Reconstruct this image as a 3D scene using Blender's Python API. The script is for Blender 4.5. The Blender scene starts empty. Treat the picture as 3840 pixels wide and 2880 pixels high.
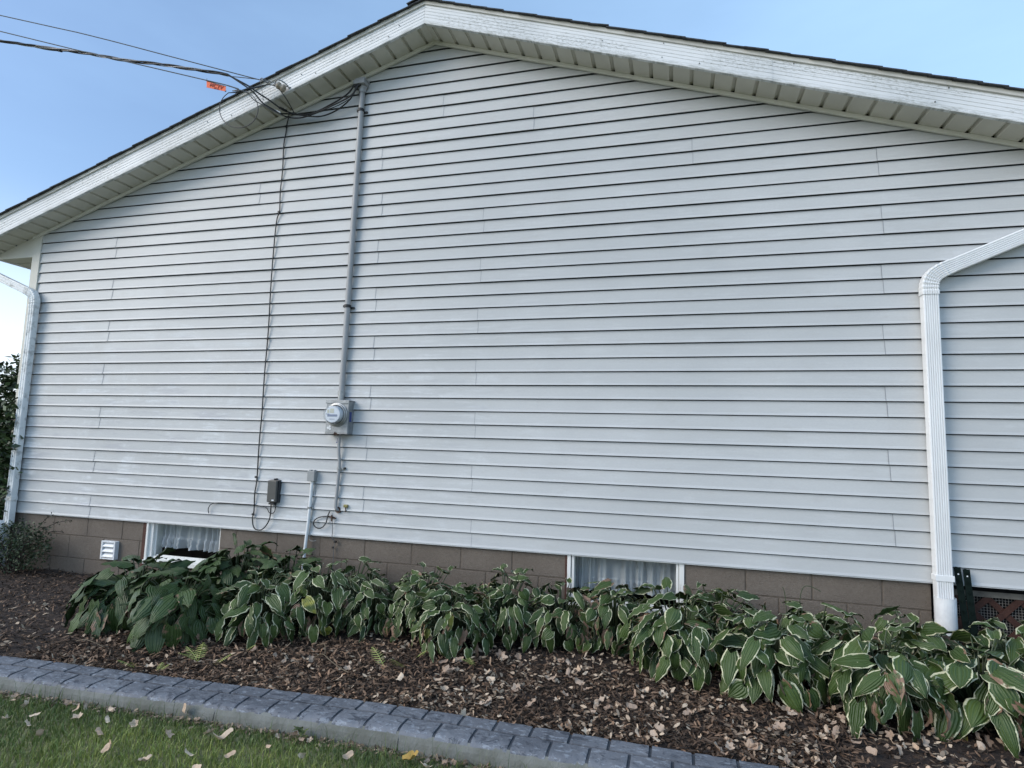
import bpy, math, random
import numpy as np
from mathutils import Vector, Matrix, noise as mnoise
random.seed(7); rng = np.random.default_rng(11)
sc = bpy.context.scene
col = sc.collection
PI = math.pi

# ------------------------------------------------------------------ camera
CAM = np.array([3.5978, -4.368, 0.7525])
CR = np.array([0.963943, -0.264572, 0.029207]); CU = np.array(CR)  # replaced just below
YAW, PITCH, ROLL, FPX = math.radians(-15.3475), math.radians(6.11696), math.radians(1.73269), 2225.48
FW = np.array([math.sin(YAW)*math.cos(PITCH), math.cos(YAW)*math.cos(PITCH), math.sin(PITCH)])
rt = np.cross(FW, [0, 0, 1]); rt /= np.linalg.norm(rt); up = np.cross(rt, FW)
CR = rt*math.cos(ROLL) + up*math.sin(ROLL); CU = -rt*math.sin(ROLL) + up*math.cos(ROLL)
cd = bpy.data.cameras.new('camera'); cam = bpy.data.objects.new('camera', cd); col.objects.link(cam)
cd.sensor_width = 36; cd.lens = 36*FPX/3840; cd.clip_start = 0.05; cd.clip_end = 3000
cam.matrix_world = Matrix(((CR[0], CU[0], -FW[0], CAM[0]), (CR[1], CU[1], -FW[1], CAM[1]), (CR[2], CU[2], -FW[2], CAM[2]), (0, 0, 0, 1)))
sc.camera = cam

# ------------------------------------------------------------------ sky, sun, exposure
SUN_AZ, SUN_EL = math.radians(232), math.radians(32)      # azimuth from +Y towards +X
w = bpy.data.worlds.new('World'); sc.world = w; w.use_nodes = True
nt = w.node_tree; nt.nodes.clear()
sky = nt.nodes.new('ShaderNodeTexSky'); sky.sky_type = 'NISHITA'; sky.sun_disc = False
sky.sun_elevation = SUN_EL; sky.sun_rotation = SUN_AZ; sky.air_density = 1.0; sky.dust_density = 1.1; sky.ozone_density = 3.0
bg = nt.nodes.new('ShaderNodeBackground'); bg.inputs[1].default_value = 0.15
wo = nt.nodes.new('ShaderNodeOutputWorld')
# thin veil of high cloud, thicker low in the sky
tc = nt.nodes.new('ShaderNodeTexCoord'); mp = nt.nodes.new('ShaderNodeMapping'); mp.inputs['Scale'].default_value = (1.2, 1.2, 4.0)
nz = nt.nodes.new('ShaderNodeTexNoise'); nz.inputs['Scale'].default_value = 1.6; nz.inputs['Detail'].default_value = 5; nz.inputs['Roughness'].default_value = .55
cr = nt.nodes.new('ShaderNodeValToRGB'); cr.color_ramp.elements[0].position = .42; cr.color_ramp.elements[1].position = .85
cr.color_ramp.elements[0].color = (0, 0, 0, 1); cr.color_ramp.elements[1].color = (.16, .16, .16, 1)
mx = nt.nodes.new('ShaderNodeMix'); mx.data_type = 'RGBA'; mx.inputs['B'].default_value = (3.2, 5.0, 7.2, 1)
sx = nt.nodes.new('ShaderNodeSeparateXYZ'); nt.links.new(tc.outputs['Generated'], sx.inputs[0])
mr = nt.nodes.new('ShaderNodeMapRange'); mr.interpolation_type = 'SMOOTHSTEP'; mr.inputs[1].default_value = -.75; mr.inputs[2].default_value = .55; mr.inputs[3].default_value = .12; mr.inputs[4].default_value = .62
nt.links.new(sx.outputs[0], mr.inputs[0]); ad = nt.nodes.new('ShaderNodeMath'); ad.operation = 'ADD'; ad.use_clamp = True
nt.links.new(tc.outputs['Generated'], mp.inputs[0]); nt.links.new(mp.outputs[0], nz.inputs['Vector']); nt.links.new(nz.outputs[0], cr.inputs[0])
nt.links.new(cr.outputs[0], ad.inputs[0]); nt.links.new(mr.outputs[0], ad.inputs[1]); nt.links.new(ad.outputs[0], mx.inputs['Factor']); nt.links.new(sky.outputs[0], mx.inputs['A']); hz = nt.nodes.new('ShaderNodeMapRange'); hz.interpolation_type = 'SMOOTHSTEP'; hz.inputs[1].default_value = .34; hz.inputs[2].default_value = .04; hz.inputs[3].default_value = 0; hz.inputs[4].default_value = .75
nt.links.new(sx.outputs[2], hz.inputs[0]); m2 = nt.nodes.new('ShaderNodeMix'); m2.data_type = 'RGBA'; m2.inputs['B'].default_value = (6.2, 6.8, 7.3, 1)
nt.links.new(hz.outputs[0], m2.inputs['Factor']); nt.links.new(mx.outputs['Result'], m2.inputs['A']); nt.links.new(m2.outputs['Result'], bg.inputs[0])
nt.links.new(bg.outputs[0], wo.inputs[0])
sl = bpy.data.lights.new('sun', 'SUN'); sl.energy = 1.5; sl.angle = math.radians(34); sl.color = (1, .93, .84)
so = bpy.data.objects.new('sun', sl); col.objects.link(so)
sd = Vector((math.sin(SUN_AZ)*math.cos(SUN_EL), math.cos(SUN_AZ)*math.cos(SUN_EL), math.sin(SUN_EL)))
so.rotation_euler = sd.to_track_quat('Z', 'Y').to_euler(); so.location = (0, -10, 12)
vs = sc.view_settings; vs.view_transform = 'Standard'; vs.look = 'None'; vs.exposure = 0.48; vs.gamma = 1

# ------------------------------------------------------------------ helpers
def at(x, y, Y=0.0):
    "photo pixel (3840 wide) -> point on the upright plane y = Y"
    d = FW*FPX + CR*(x-1920) - CU*(y-1440); t = (Y-CAM[1])/d[1]; p = CAM + t*d
    return Vector((p[0], p[1], p[2]))

class MB:
    def __init__(s): s.v = []; s.f = []; s.m = []; s.uv = []; s.c = []
    def quad_grid(s, P, m=0, uv=None, c=None, flip=False):
        "P: rows x cols list of points"
        b = len(s.v); R_ = len(P); C_ = len(P[0])
        for i in range(R_):
            for j in range(C_):
                s.v.append(tuple(P[i][j]))
                s.uv.append(uv[i][j] if uv else (0, 0)); s.c.append(c if c else (0, 0, 0, 1))
        for i in range(R_-1):
            for j in range(C_-1):
                q = (b+i*C_+j, b+i*C_+j+1, b+(i+1)*C_+j+1, b+(i+1)*C_+j)
                s.f.append(q[::-1] if flip else q); s.m.append(m)
    def poly(s, pts, m=0, c=None):
        b = len(s.v)
        for p in pts: s.v.append(tuple(p)); s.uv.append((0, 0)); s.c.append(c if c else (0, 0, 0, 1))
        s.f.append(tuple(range(b, b+len(pts)))); s.m.append(m)
    def box(s, x0, x1, y0, y1, z0, z1, m=0, M=None):
        P = [Vector(p) for p in ((x0,y0,z0),(x1,y0,z0),(x1,y1,z0),(x0,y1,z0),(x0,y0,z1),(x1,y0,z1),(x1,y1,z1),(x0,y1,z1))]
        if M is not None: P = [M @ p for p in P]
        b = len(s.v)
        for p in P: s.v.append(tuple(p)); s.uv.append((0, 0)); s.c.append((0, 0, 0, 1))
        for q in ((0,3,2,1),(4,5,6,7),(0,1,5,4),(1,2,6,5),(2,3,7,6),(3,0,4,7)): s.f.append(tuple(b+i for i in q)); s.m.append(m)
    def beam(s, a, b, wx, wy, m=0, upv=(0, 0, 1)):
        a = Vector(a); b = Vector(b); t = (b-a).normalized(); u = Vector(upv)
        if abs(t.dot(u)) > .98: u = Vector((0, 1, 0))
        sx = t.cross(u).normalized(); sy = sx.cross(t).normalized(); L = (b-a).length
        M = Matrix(((sx.x, sy.x, t.x, a.x), (sx.y, sy.y, t.y, a.y), (sx.z, sy.z, t.z, a.z), (0, 0, 0, 1)))
        s.box(-wx/2, wx/2, -wy/2, wy/2, 0, L, m, M)
    def tube(s, pts, r, n=8, m=0, smooth=3, cap=True, c=None):
        pts = [Vector(p) for p in pts]; rr = r if isinstance(r, (list, tuple)) else [r]*len(pts)
        if smooth and len(pts) > 2:
            q = []; r2 = []
            for i in range(len(pts)-1):
                p0 = pts[max(i-1, 0)]; p1 = pts[i]; p2 = pts[i+1]; p3 = pts[min(i+2, len(pts)-1)]
                for k in range(smooth):
                    t = k/smooth
                    q.append(.5*((2*p1)+(-p0+p2)*t+(2*p0-5*p1+4*p2-p3)*t*t+(-p0+3*p1-3*p2+p3)*t**3)); r2.append(rr[i]*(1-t)+rr[i+1]*t)
            q.append(pts[-1]); r2.append(rr[-1]); pts = q; rr = r2
        nrm = None; rings = []
        for i, p in enumerate(pts):
            t = (pts[min(i+1, len(pts)-1)]-pts[max(i-1, 0)])
            if t.length < 1e-9: t = Vector((0, 0, 1))
            t.normalize()
            if nrm is None:
                nrm = t.cross(Vector((0, 0, 1)) if abs(t.z) < .9 else Vector((0, 1, 0))).normalized()
            nrm = (nrm - t*nrm.dot(t)).normalized(); bn = t.cross(nrm)
            rings.append([p + (nrm*math.cos(2*PI*k/n)+bn*math.sin(2*PI*k/n))*rr[i] for k in range(n+1)])
        s.quad_grid(rings, m, c=c)
        if cap:
            s.poly([rings[0][k] for k in range(n)], m, c); s.poly([rings[-1][k] for k in range(n)][::-1], m, c)
    def lathe(s, o, ax, prof, n=24, m=0):
        "prof: list (distance along axis, radius)"
        ax = Vector(ax).normalized(); u = ax.cross(Vector((0, 0, 1)) if abs(ax.z) < .9 else Vector((1, 0, 0))).normalized(); v = ax.cross(u); o = Vector(o)
        s.quad_grid([[o+ax*h+(u*math.cos(2*PI*k/n)+v*math.sin(2*PI*k/n))*r for k in range(n+1)] for h, r in prof], m)
    def build(s, name, mats, parent=None, smooth=False, bevel=0, uv=False, colr=False, merge=False):
        me = bpy.data.meshes.new(name); me.from_pydata(s.v, [], s.f)
        if not isinstance(mats, (list, tuple)): mats = [mats]
        for q in mats: me.materials.append(q)
        me.polygons.foreach_set('material_index', s.m)
        if smooth: me.polygons.foreach_set('use_smooth', [True]*len(s.f))
        if uv:
            l = me.uv_layers.new(name='UVMap'); vi = np.zeros(len(me.loops), dtype=np.int32); me.loops.foreach_get('vertex_index', vi)
            l.data.foreach_set('uv', np.array(s.uv, dtype=np.float32)[vi].ravel())
        if colr:
            a = me.color_attributes.new('tint', 'FLOAT_COLOR', 'POINT'); a.data.foreach_set('color', np.array(s.c, dtype=np.float32).ravel())
        me.update()
        o = bpy.data.objects.new(name, me); col.objects.link(o)
        if parent: o.parent = parent; o.matrix_parent_inverse = parent.matrix_world.inverted()
        if merge:
            m_ = o.modifiers.new('weld', 'WELD'); m_.merge_threshold = 1e-5
        if bevel:
            b = o.modifiers.new('bevel', 'BEVEL'); b.width = bevel; b.segments = 2; b.limit_method = 'ANGLE'
        return o

def tag(o, label, cat, group=None, kind=None):
    if label: o['label'] = label
    if cat: o['category'] = cat
    if group: o['group'] = group
    if kind: o['kind'] = kind
    return o
def thing(name, label, cat, loc=(0, 0, 0), group=None):
    o = bpy.data.objects.new(name, None); col.objects.link(o); o.location = loc; o.empty_display_size = .1
    o.matrix_world = Matrix.Translation(loc)
    return tag(o, label, cat, group)

# ------------------------------------------------------------------ materials
def mat(name, base, rough=.6, var=0, vscale=8, stretch=(1, 1, 1), bump=0, bscale=60, metal=0, col2=None, spec=.5, detail=4, lo=.35, hi=.65, coat=0):
    m = bpy.data.materials.new(name); m.use_nodes = True; n = m.node_tree; b = n.nodes['Principled BSDF']
    b.inputs['Base Color'].default_value = (*base, 1); b.inputs['Roughness'].default_value = rough; b.inputs['Metallic'].default_value = metal
    b.inputs['Specular IOR Level'].default_value = spec
    t = n.nodes.new('ShaderNodeTexCoord'); mp = n.nodes.new('ShaderNodeMapping'); mp.inputs['Scale'].default_value = stretch
    n.links.new(t.outputs['Object'], mp.inputs[0])
    if var or col2:
        z = n.nodes.new('ShaderNodeTexNoise'); z.inputs['Scale'].default_value = vscale; z.inputs['Detail'].default_value = detail; z.inputs['Roughness'].default_value = .6
        r = n.nodes.new('ShaderNodeValToRGB'); r.color_ramp.elements[0].position = lo; r.color_ramp.elements[1].position = hi
        c2 = col2 if col2 else tuple(max(0, c*(1-var)) for c in base)
        r.color_ramp.elements[0].color = (*c2, 1); r.color_ramp.elements[1].color = (*base, 1)
        n.links.new(mp.outputs[0], z.inputs['Vector']); n.links.new(z.outputs[0], r.inputs[0]); n.links.new(r.outputs[0], b.inputs['Base Color'])
    if bump:
        z2 = n.nodes.new('ShaderNodeTexNoise'); z2.inputs['Scale'].default_value = bscale; z2.inputs['Detail'].default_value = 5
        bp = n.nodes.new('ShaderNodeBump'); bp.inputs['Strength'].default_value = bump; bp.inputs['Distance'].default_value = .01
        n.links.new(mp.outputs[0], z2.inputs['Vector']); n.links.new(z2.outputs[0], bp.inputs['Height']); n.links.new(bp.outputs[0], b.inputs['Normal'])
    return m
def mixc(n, fac, a, b):
    x = n.nodes.new('ShaderNodeMix'); x.data_type = 'RGBA'
    for k, v in (('Factor', fac), ('A', a), ('B', b)):
        if isinstance(v, (tuple, float, int)): x.inputs[k].default_value = (*v, 1) if isinstance(v, tuple) else v
        else: n.links.new(v, x.inputs[k])
    return x.outputs['Result']
def nmath(n, op, a, b=None, c=None, clamp=False):
    x = n.nodes.new('ShaderNodeMath'); x.operation = op; x.use_clamp = clamp
    for i, v in enumerate((a, b, c)):
        if v is None: continue
        if isinstance(v, (int, float)): x.inputs[i].default_value = v
        else: n.links.new(v, x.inputs[i])
    return x.outputs[0]
def nnoise(n, vec, scale, detail=4, rough=.6):
    z = n.nodes.new('ShaderNodeTexNoise'); z.inputs['Scale'].default_value = scale; z.inputs['Detail'].default_value = detail; z.inputs['Roughness'].default_value = rough
    n.links.new(vec, z.inputs['Vector']); return z.outputs[0]
def nmap(n, vec, scale, loc=(0, 0, 0)):
    m = n.nodes.new('ShaderNodeMapping'); m.inputs['Scale'].default_value = scale; m.inputs['Location'].default_value = loc
    n.links.new(vec, m.inputs[0]); return m.outputs[0]
def nramp(n, fac, lo, hi, a=0.0, b=1.0):
    x = n.nodes.new('ShaderNodeMapRange'); x.interpolation_type = 'SMOOTHSTEP'
    x.inputs[1].default_value = lo; x.inputs[2].default_value = hi; x.inputs[3].default_value = a; x.inputs[4].default_value = b
    n.links.new(fac, x.inputs[0]); return x.outputs[0]

def siding_material():
    m = bpy.data.materials.new('vinyl_siding'); m.use_nodes = True; n = m.node_tree; b = n.nodes['Principled BSDF']
    t = n.nodes.new('ShaderNodeTexCoord').outputs['Object']
    fine = nnoise(n, nmap(n, t, (22, 22, 60)), 3, 3)
    streak = nnoise(n, nmap(n, t, (.9, 1, 9)), 2.2, 6, .7)
    blot = nnoise(n, t, 2.2, 5, .65)
    wear = nmath(n, 'MULTIPLY', nramp(n, streak, .45, .62), nramp(n, blot, .44, .62))
    c = mixc(n, nramp(n, nnoise(n, t, .7, 3), .3, .7), (.442, .454, .452), (.508, .518, .515))
    sz = n.nodes.new('ShaderNodeSeparateXYZ'); n.links.new(t, sz.inputs[0])
    zone = nmath(n, 'ADD', nmath(n, 'MULTIPLY', nmath(n, 'MULTIPLY', nramp(n, sz.outputs[2], 2.3, .8), nramp(n, sz.outputs[0], 3.2, .3)), .75), .22)
    wear = nmath(n, 'MULTIPLY', wear, zone)
    c = mixc(n, nmath(n, 'MULTIPLY', wear, .62), c, (.71, .735, .75))
    stain = nmath(n, 'MULTIPLY', nramp(n, nnoise(n, nmap(n, t, (.8, 1, 5), (2, 0, 5)), 2.6, 6, .7), .52, .66), nmath(n, 'MULTIPLY', zone, .45))
    c = mixc(n, stain, c, (.33, .335, .37))
    dirt = nmath(n, 'MULTIPLY', nramp(n, nnoise(n, nmap(n, t, (1.3, 1, 3.1), (3, 1, 7)), 3.1, 6, .7), .54, .70), .22)
    c = mixc(n, dirt, c, (.40, .39, .36))
    c = mixc(n, nmath(n, 'MULTIPLY', nramp(n, fine, .38, .62), .11), c, (.36, .37, .39))
    n.links.new(c, b.inputs['Base Color'])
    n.links.new(nramp(n, wear, 0, 1, .46, .62), b.inputs['Roughness']); b.inputs['Specular IOR Level'].default_value = .42
    bp = n.nodes.new('ShaderNodeBump'); bp.inputs['Strength'].default_value = .25; bp.inputs['Distance'].default_value = .0015
    hh = nmath(n, 'ADD', nnoise(n, nmap(n, t, (30, 30, 160)), 2.5, 4), nmath(n, 'MULTIPLY', nnoise(n, nmap(n, t, (.8, 1, 1.2)), 2.2, 2), 6.0))
    n.links.new(hh, bp.inputs['Height']); n.links.new(bp.outputs[0], b.inputs['Normal'])
    return m
M_SIDE = siding_material()
M_GAP = mat('channel_shade', (.045, .048, .052), .8)  # near-black paints in the shade under each siding lap; nail heads share it
M_SEAM = mat('panel_seam', (.26, .275, .30), .8)
M_SOFF = mat('soffit_aluminium', (.60, .58, .51), .5, .1, 3, (1, 1, 1), .1, 120)
M_TRIMC = mat('channel_trim', (.68, .67, .61), .45, .1, 5)
def fascia_material():
    m = bpy.data.materials.new('weathered_fascia'); m.use_nodes = True; n = m.node_tree; b = n.nodes['Principled BSDF']
    t = n.nodes.new('ShaderNodeTexCoord').outputs['Object']
    c = mixc(n, nramp(n, nnoise(n, t, 1.5, 4), .3, .7), (.62, .64, .65), (.74, .755, .765))
    # u runs along the board, v up it: lengthwise chalking and mould
    uv = n.nodes.new('ShaderNodeUVMap').outputs[0]
    st = nnoise(n, nmap(n, uv, (2.0, 55, 1)), 2.0, 6, .7)
    c = mixc(n, nmath(n, 'MULTIPLY', nramp(n, st, .52, .75), .25), c, (.48, .51, .52))
    sp = nnoise(n, nmap(n, uv, (14, 40, 1), (3, 4, 0)), 2.4, 6, .75)
    patch = nnoise(n, nmap(n, uv, (1.1, 3, 1), (9, 4, 0)), 1.4, 3)
    c = mixc(n, nmath(n, 'MULTIPLY', nmath(n, 'MULTIPLY', nramp(n, sp, .47, .64), nramp(n, patch, .42, .56)), .7), c, (.22, .23, .20))
    sx_ = n.nodes.new('ShaderNodeSeparateXYZ'); n.links.new(uv, sx_.inputs[0])
    low = nmath(n, 'MULTIPLY', nramp(n, sx_.outputs[1], .034, .004), nramp(n, nnoise(n, nmap(n, uv, (5, 30, 1), (2, 7, 0)), 2.0, 6, .75), .42, .62))
    c = mixc(n, nmath(n, 'MULTIPLY', low, .7), c, (.26, .27, .24))
    n.links.new(c, b.inputs['Base Color']); b.inputs['Roughness'].default_value = .5
    return m
M_FASC = fascia_material()
M_DRIP = mat('drip_edge_metal', (.62, .61, .56), .45, .2, 7)
M_SHIN = mat('asphalt_shingle', (.075, .08, .09), .95, .5, 40, (1, 1, 1), .6, 300)
M_WHITE = mat('white_painted_metal', (.80, .81, .81), .38, .10, 5, (1, 1, .5))
M_OLDW = mat('weathered_white_metal', (.74, .76, .76), .5, .0, 18, (1, 1, 1), .1, 90, col2=(.42, .43, .42), lo=.3, hi=.5)
M_PVC = mat('white_pvc', (.74, .76, .77), .35, .12, 20)
M_WOODW = mat('white_painted_wood', (.74, .74, .71), .5, .0, 30, (1, 1, .3), .2, 60, col2=(.45, .43, .38), lo=.25, hi=.42)
M_GALV = mat('galvanised_steel', (.42, .43, .43), .42, .35, 26, (1, 1, 1), .1, 80, metal=.65)
M_METERB = mat('grey_painted_steel', (.34, .355, .365), .42, .3, 22, (1, 1, 1), .1, 80, metal=.5)
M_COND = mat('grey_pvc_conduit', (.33, .335, .34), .45, .2, 9, (1, 1, .3))
M_BLACK = mat('black_rubber', (.012, .012, .013), .5)
M_BLKC = mat('cable_sheath', (.018, .019, .021), .45)
M_ALU = mat('bare_aluminium_wire', (.30, .30, .31), .4, metal=.6)
M_GREYW = mat('grey_wire', (.14, .14, .14), .5)
M_TEL = mat('dark_grey_plastic', (.085, .085, .08), .45, .15, 30)
M_TELB = mat('black_plastic', (.02, .022, .026), .4)
M_JB = mat('light_grey_plastic', (.30, .31, .31), .45, .1, 30)
M_BRASS = mat('brass', (.30, .27, .11), .5, .3, 60, metal=.5)
M_RUST = mat('rusty_steel', (.10, .055, .035), .8, .5, 50)
M_PORC = mat('stained_porcelain', (.42, .36, .28), .3, .4, 30)
M_ORANGE = mat('orange_plastic', (.85, .12, .02), .5, .08, 20)
M_INK = mat('dark_red_ink', (.30, .03, .01), .6)
M_BLUE = mat('blue_label', (.03, .05, .20), .5)
M_LABEL = mat('pale_label', (.7, .72, .74), .5)
M_GREENP = mat('dark_green_steel', (.004, .010, .008), .7, .3, 30, spec=.12)
M_LATT = mat('stained_lattice_wood', (.070, .026, .016), .8, .4, 12, (1, 1, 1), .3, 80)
M_MESH = mat('galvanised_wire_mesh', (.22, .20, .18), .6)
M_DARK = mat('dark_interior', (.015, .015, .016), .9)
def block_material():
    m = bpy.data.materials.new('painted_block'); m.use_nodes = True; n = m.node_tree; b = n.nodes['Principled BSDF']
    t = n.nodes.new('ShaderNodeTexCoord').outputs['Object']
    c = mixc(n, nramp(n, nnoise(n, t, 1.3, 4), .3, .7), (.140, .116, .094), (.180, .151, .124))
    c = mixc(n, nmath(n, 'MULTIPLY', nramp(n, nnoise(n, t, 55, 4), .35, .6), .25), c, (.10, .078, .06))
    c = mixc(n, nmath(n, 'MULTIPLY', nramp(n, nnoise(n, nmap(n, t, (1, 1, 2)), 5, 6, .7), .58, .8), .3), c, (.27, .24, .21))
    c = mixc(n, nmath(n, 'MULTIPLY', nramp(n, nnoise(n, nmap(n, t, (1, 1, 1), (4, 0, 9)), 130, 3, .6), .55, .72), .5), c, (.065, .055, .045))
    n.links.new(c, b.inputs['Base Color']); b.inputs['Roughness'].default_value = .9
    bp = n.nodes.new('ShaderNodeBump'); bp.inputs['Strength'].default_value = .9; bp.inputs['Distance'].default_value = .006
    n.links.new(nnoise(n, t, 130, 5, .7), bp.inputs['Height']); n.links.new(bp.outputs[0], b.inputs['Normal'])
    return m
M_BLOCK = block_material()
M_MORT = mat('painted_mortar', (.125, .10, .078), .95, .3, 30, (1, 1, 1), .5, 90)
M_REDEDGE = mat('red_brown_paint', (.085, .035, .025), .8, .4, 20, (1, 1, 1), .4, 60)
def curtain_material():
    m = bpy.data.materials.new('sheer_curtain'); m.use_nodes = True; n = m.node_tree; b = n.nodes['Principled BSDF']
    b.inputs['Base Color'].default_value = (.80, .81, .84, 1); b.inputs['Roughness'].default_value = .9
    tr = n.nodes.new('ShaderNodeBsdfTransparent'); mx = n.nodes.new('ShaderNodeMixShader'); tl = n.nodes.new('ShaderNodeBsdfTranslucent'); tl.inputs[0].default_value = (.8, .81, .84, 1)
    m2 = n.nodes.new('ShaderNodeMixShader'); m2.inputs[0].default_value = .25
    o = n.nodes['Material Output']; mx.inputs[0].default_value = .74
    n.links.new(b.outputs[0], m2.inputs[1]); n.links.new(tl.outputs[0], m2.inputs[2])
    n.links.new(tr.outputs[0], mx.inputs[1]); n.links.new(m2.outputs[0], mx.inputs[2]); n.links.new(mx.outputs[0], o.inputs[0])
    return m
M_CURT = curtain_material()
def glass_material():
    m = bpy.data.materials.new('window_glass'); m.use_nodes = True; n = m.node_tree; n.nodes.remove(n.nodes['Principled BSDF'])
    tr = n.nodes.new('ShaderNodeBsdfTransparent'); tr.inputs[0].default_value = (.93, .95, .95, 1)
    gl = n.nodes.new('ShaderNodeBsdfGlossy'); gl.inputs['Roughness'].default_value = .03
    lw = n.nodes.new('ShaderNodeLayerWeight'); fr = n.nodes.new('ShaderNodeMath'); fr.operation = 'POWER'; n.links.new(lw.outputs['Facing'], fr.inputs[0]); fr.inputs[1].default_value = 4.0
    f2 = n.nodes.new('ShaderNodeMath'); f2.operation = 'MULTIPLY_ADD'; n.links.new(fr.outputs[0], f2.inputs[0]); f2.inputs[1].default_value = .7; f2.inputs[2].default_value = .035; fr = f2
    mx = n.nodes.new('ShaderNodeMixShader'); n.links.new(fr.outputs[0], mx.inputs[0]); n.links.new(tr.outputs[0], mx.inputs[1]); n.links.new(gl.outputs[0], mx.inputs[2])
    n.links.new(mx.outputs[0], n.nodes['Material Output'].inputs[0]); return m
M_GLASS = glass_material()
def hosta_material(name, varieg):
    m = bpy.data.materials.new(name); m.use_nodes = True; n = m.node_tree; b = n.nodes['Principled BSDF']
    uvn = n.nodes.new('ShaderNodeUVMap').outputs[0]; sp = n.nodes.new('ShaderNodeSeparateXYZ'); n.links.new(uvn, sp.inputs[0])
    u = nmath(n, 'ABSOLUTE', sp.outputs[0]); v = sp.outputs[1]
    at_ = n.nodes.new('ShaderNodeAttribute'); at_.attribute_name = 'tint'; sc_ = n.nodes.new('ShaderNodeSeparateColor'); n.links.new(at_.outputs['Color'], sc_.inputs[0])
    r_, g_, b_ = sc_.outputs[0], sc_.outputs[1], sc_.outputs[2]
    t = n.nodes.new('ShaderNodeTexCoord').outputs['Object']
    green = mixc(n, r_, (.019, .043, .010) if not varieg else (.022, .048, .010), (.052, .088, .021) if not varieg else (.068, .108, .025))
    # paler ribs along the veins, which curve from the midrib to the tip
    vein = nmath(n, 'SINE', nmath(n, 'MULTIPLY', u, 22.0))
    green = mixc(n, nmath(n, 'MULTIPLY', nramp(n, vein, .2, 1.0), .13), green, (.13, .19, .08))
    green = mixc(n, nmath(n, 'MULTIPLY', nramp(n, u, .05, .0), .35), green, (.16, .21, .10))
    if varieg:
        wob = nnoise(n, nmap(n, t, (1, 1, 1)), 26, 4)
        edge = nmath(n, 'ADD', u, nmath(n, 'MULTIPLY', nmath(n, 'SUBTRACT', wob, .5), .75))
        green = mixc(n, nramp(n, edge, .83, .91), green, (.52, .52, .35))
    else:
        green = mixc(n, nmath(n, 'MULTIPLY', nramp(n, nnoise(n, t, 9, 3), .55, .75), .4), green, (.12, .15, .13))
    # scorched brown margins and dead leaves
    spot = nnoise(n, t, 17, 5, .7)
    br = nmath(n, 'ADD', nmath(n, 'MULTIPLY', g_, 1.3), nmath(n, 'ADD', nmath(n, 'MULTIPLY', nmath(n, 'SUBTRACT', spot, .62), 2.2), nmath(n, 'MULTIPLY', nmath(n, 'SUBTRACT', u, .8), .5)))
    brown = mixc(n, nnoise(n, t, 40, 3), (.13, .075, .045), (.30, .19, .13))
    c = mixc(n, nramp(n, br, .25, .45), green, brown)
    c = mixc(n, nmath(n, 'MULTIPLY', b_, nramp(n, nnoise(n, t, 12, 3), .35, .6)), c, (.34, .33, .05))
    n.links.new(c, b.inputs['Base Color']); b.inputs['Roughness'].default_value = .46; b.inputs['Specular IOR Level'].default_value = .4
    bp = n.nodes.new('ShaderNodeBump'); bp.inputs['Strength'].default_value = .55; bp.inputs['Distance'].default_value = .004
    n.links.new(nmath(n, 'ADD', nmath(n, 'MULTIPLY', vein, .7), nnoise(n, t, 70, 3)), bp.inputs['Height']); n.links.new(bp.outputs[0], b.inputs['Normal'])
    return m
M_HG = hosta_material('green_hosta_leaf', False); M_HV = hosta_material('cream_edged_hosta_leaf', True)
M_STEM = mat('leaf_stalk', (.045, .065, .025), .6, .3, 20)
M_DSTEM = mat('dry_stalk', (.16, .12, .075), .8, .3, 20)
def attr_leaf(name, a, b_, rough=.65):
    m = bpy.data.materials.new(name); m.use_nodes = True; n = m.node_tree; b = n.nodes['Principled BSDF']
    at_ = n.nodes.new('ShaderNodeAttribute'); at_.attribute_name = 'tint'; s_ = n.nodes.new('ShaderNodeSeparateColor'); n.links.new(at_.outputs['Color'], s_.inputs[0])
    c = mixc(n, s_.outputs[0], a, b_)
    n.links.new(c, b.inputs['Base Color']); b.inputs['Roughness'].default_value = rough
    return m
M_GRASS = attr_leaf('grass_blade', (.030, .074, .020), (.28, .33, .080), .5)
M_MULCH = attr_leaf('shredded_bark', (.016, .009, .005), (.37, .23, .145), .9)
M_BUSH = attr_leaf('dark_shrub_leaf', (.012, .022, .009), (.048, .085, .024), .5)
M_BUSH2 = attr_leaf('grey_green_twig_leaf', (.016, .026, .012), (.050, .080, .030), .65)
M_FERN = attr_leaf('yellow_green_frond', (.22, .26, .055), (.48, .50, .16), .6)
M_BARK = mat('twig_bark', (.05, .035, .028), .9, .4, 30)
def dead_leaf_material(name, a, b_, c_):
    m = bpy.data.materials.new(name); m.use_nodes = True; n = m.node_tree; b = n.nodes['Principled BSDF']
    oi = n.nodes.new('ShaderNodeObjectInfo').outputs['Random']; t = n.nodes.new('ShaderNodeTexCoord').outputs['Object']
    c = mixc(n, oi, a, b_); c = mixc(n, nmath(n, 'MULTIPLY', nramp(n, nnoise(n, t, 45, 4), .4, .65), .6), c, c_)
    n.links.new(c, b.inputs['Base Color']); b.inputs['Roughness'].default_value = .8
    return m
M_DEAD = dead_leaf_material('dry_tan_leaf', (.30, .20, .14), (.50, .40, .31), (.20, .13, .09))
M_PALE = dead_leaf_material('pale_dry_leaf', (.50, .37, .26), (.66, .55, .42), (.27, .16, .10))
M_ORL = dead_leaf_material('orange_green_leaf', (.32, .26, .06), (.32, .26, .06), (.40, .10, .03))
M_LITTER = attr_leaf('leaf_litter', (.13, .085, .055), (.56, .44, .32), .85)
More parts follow.
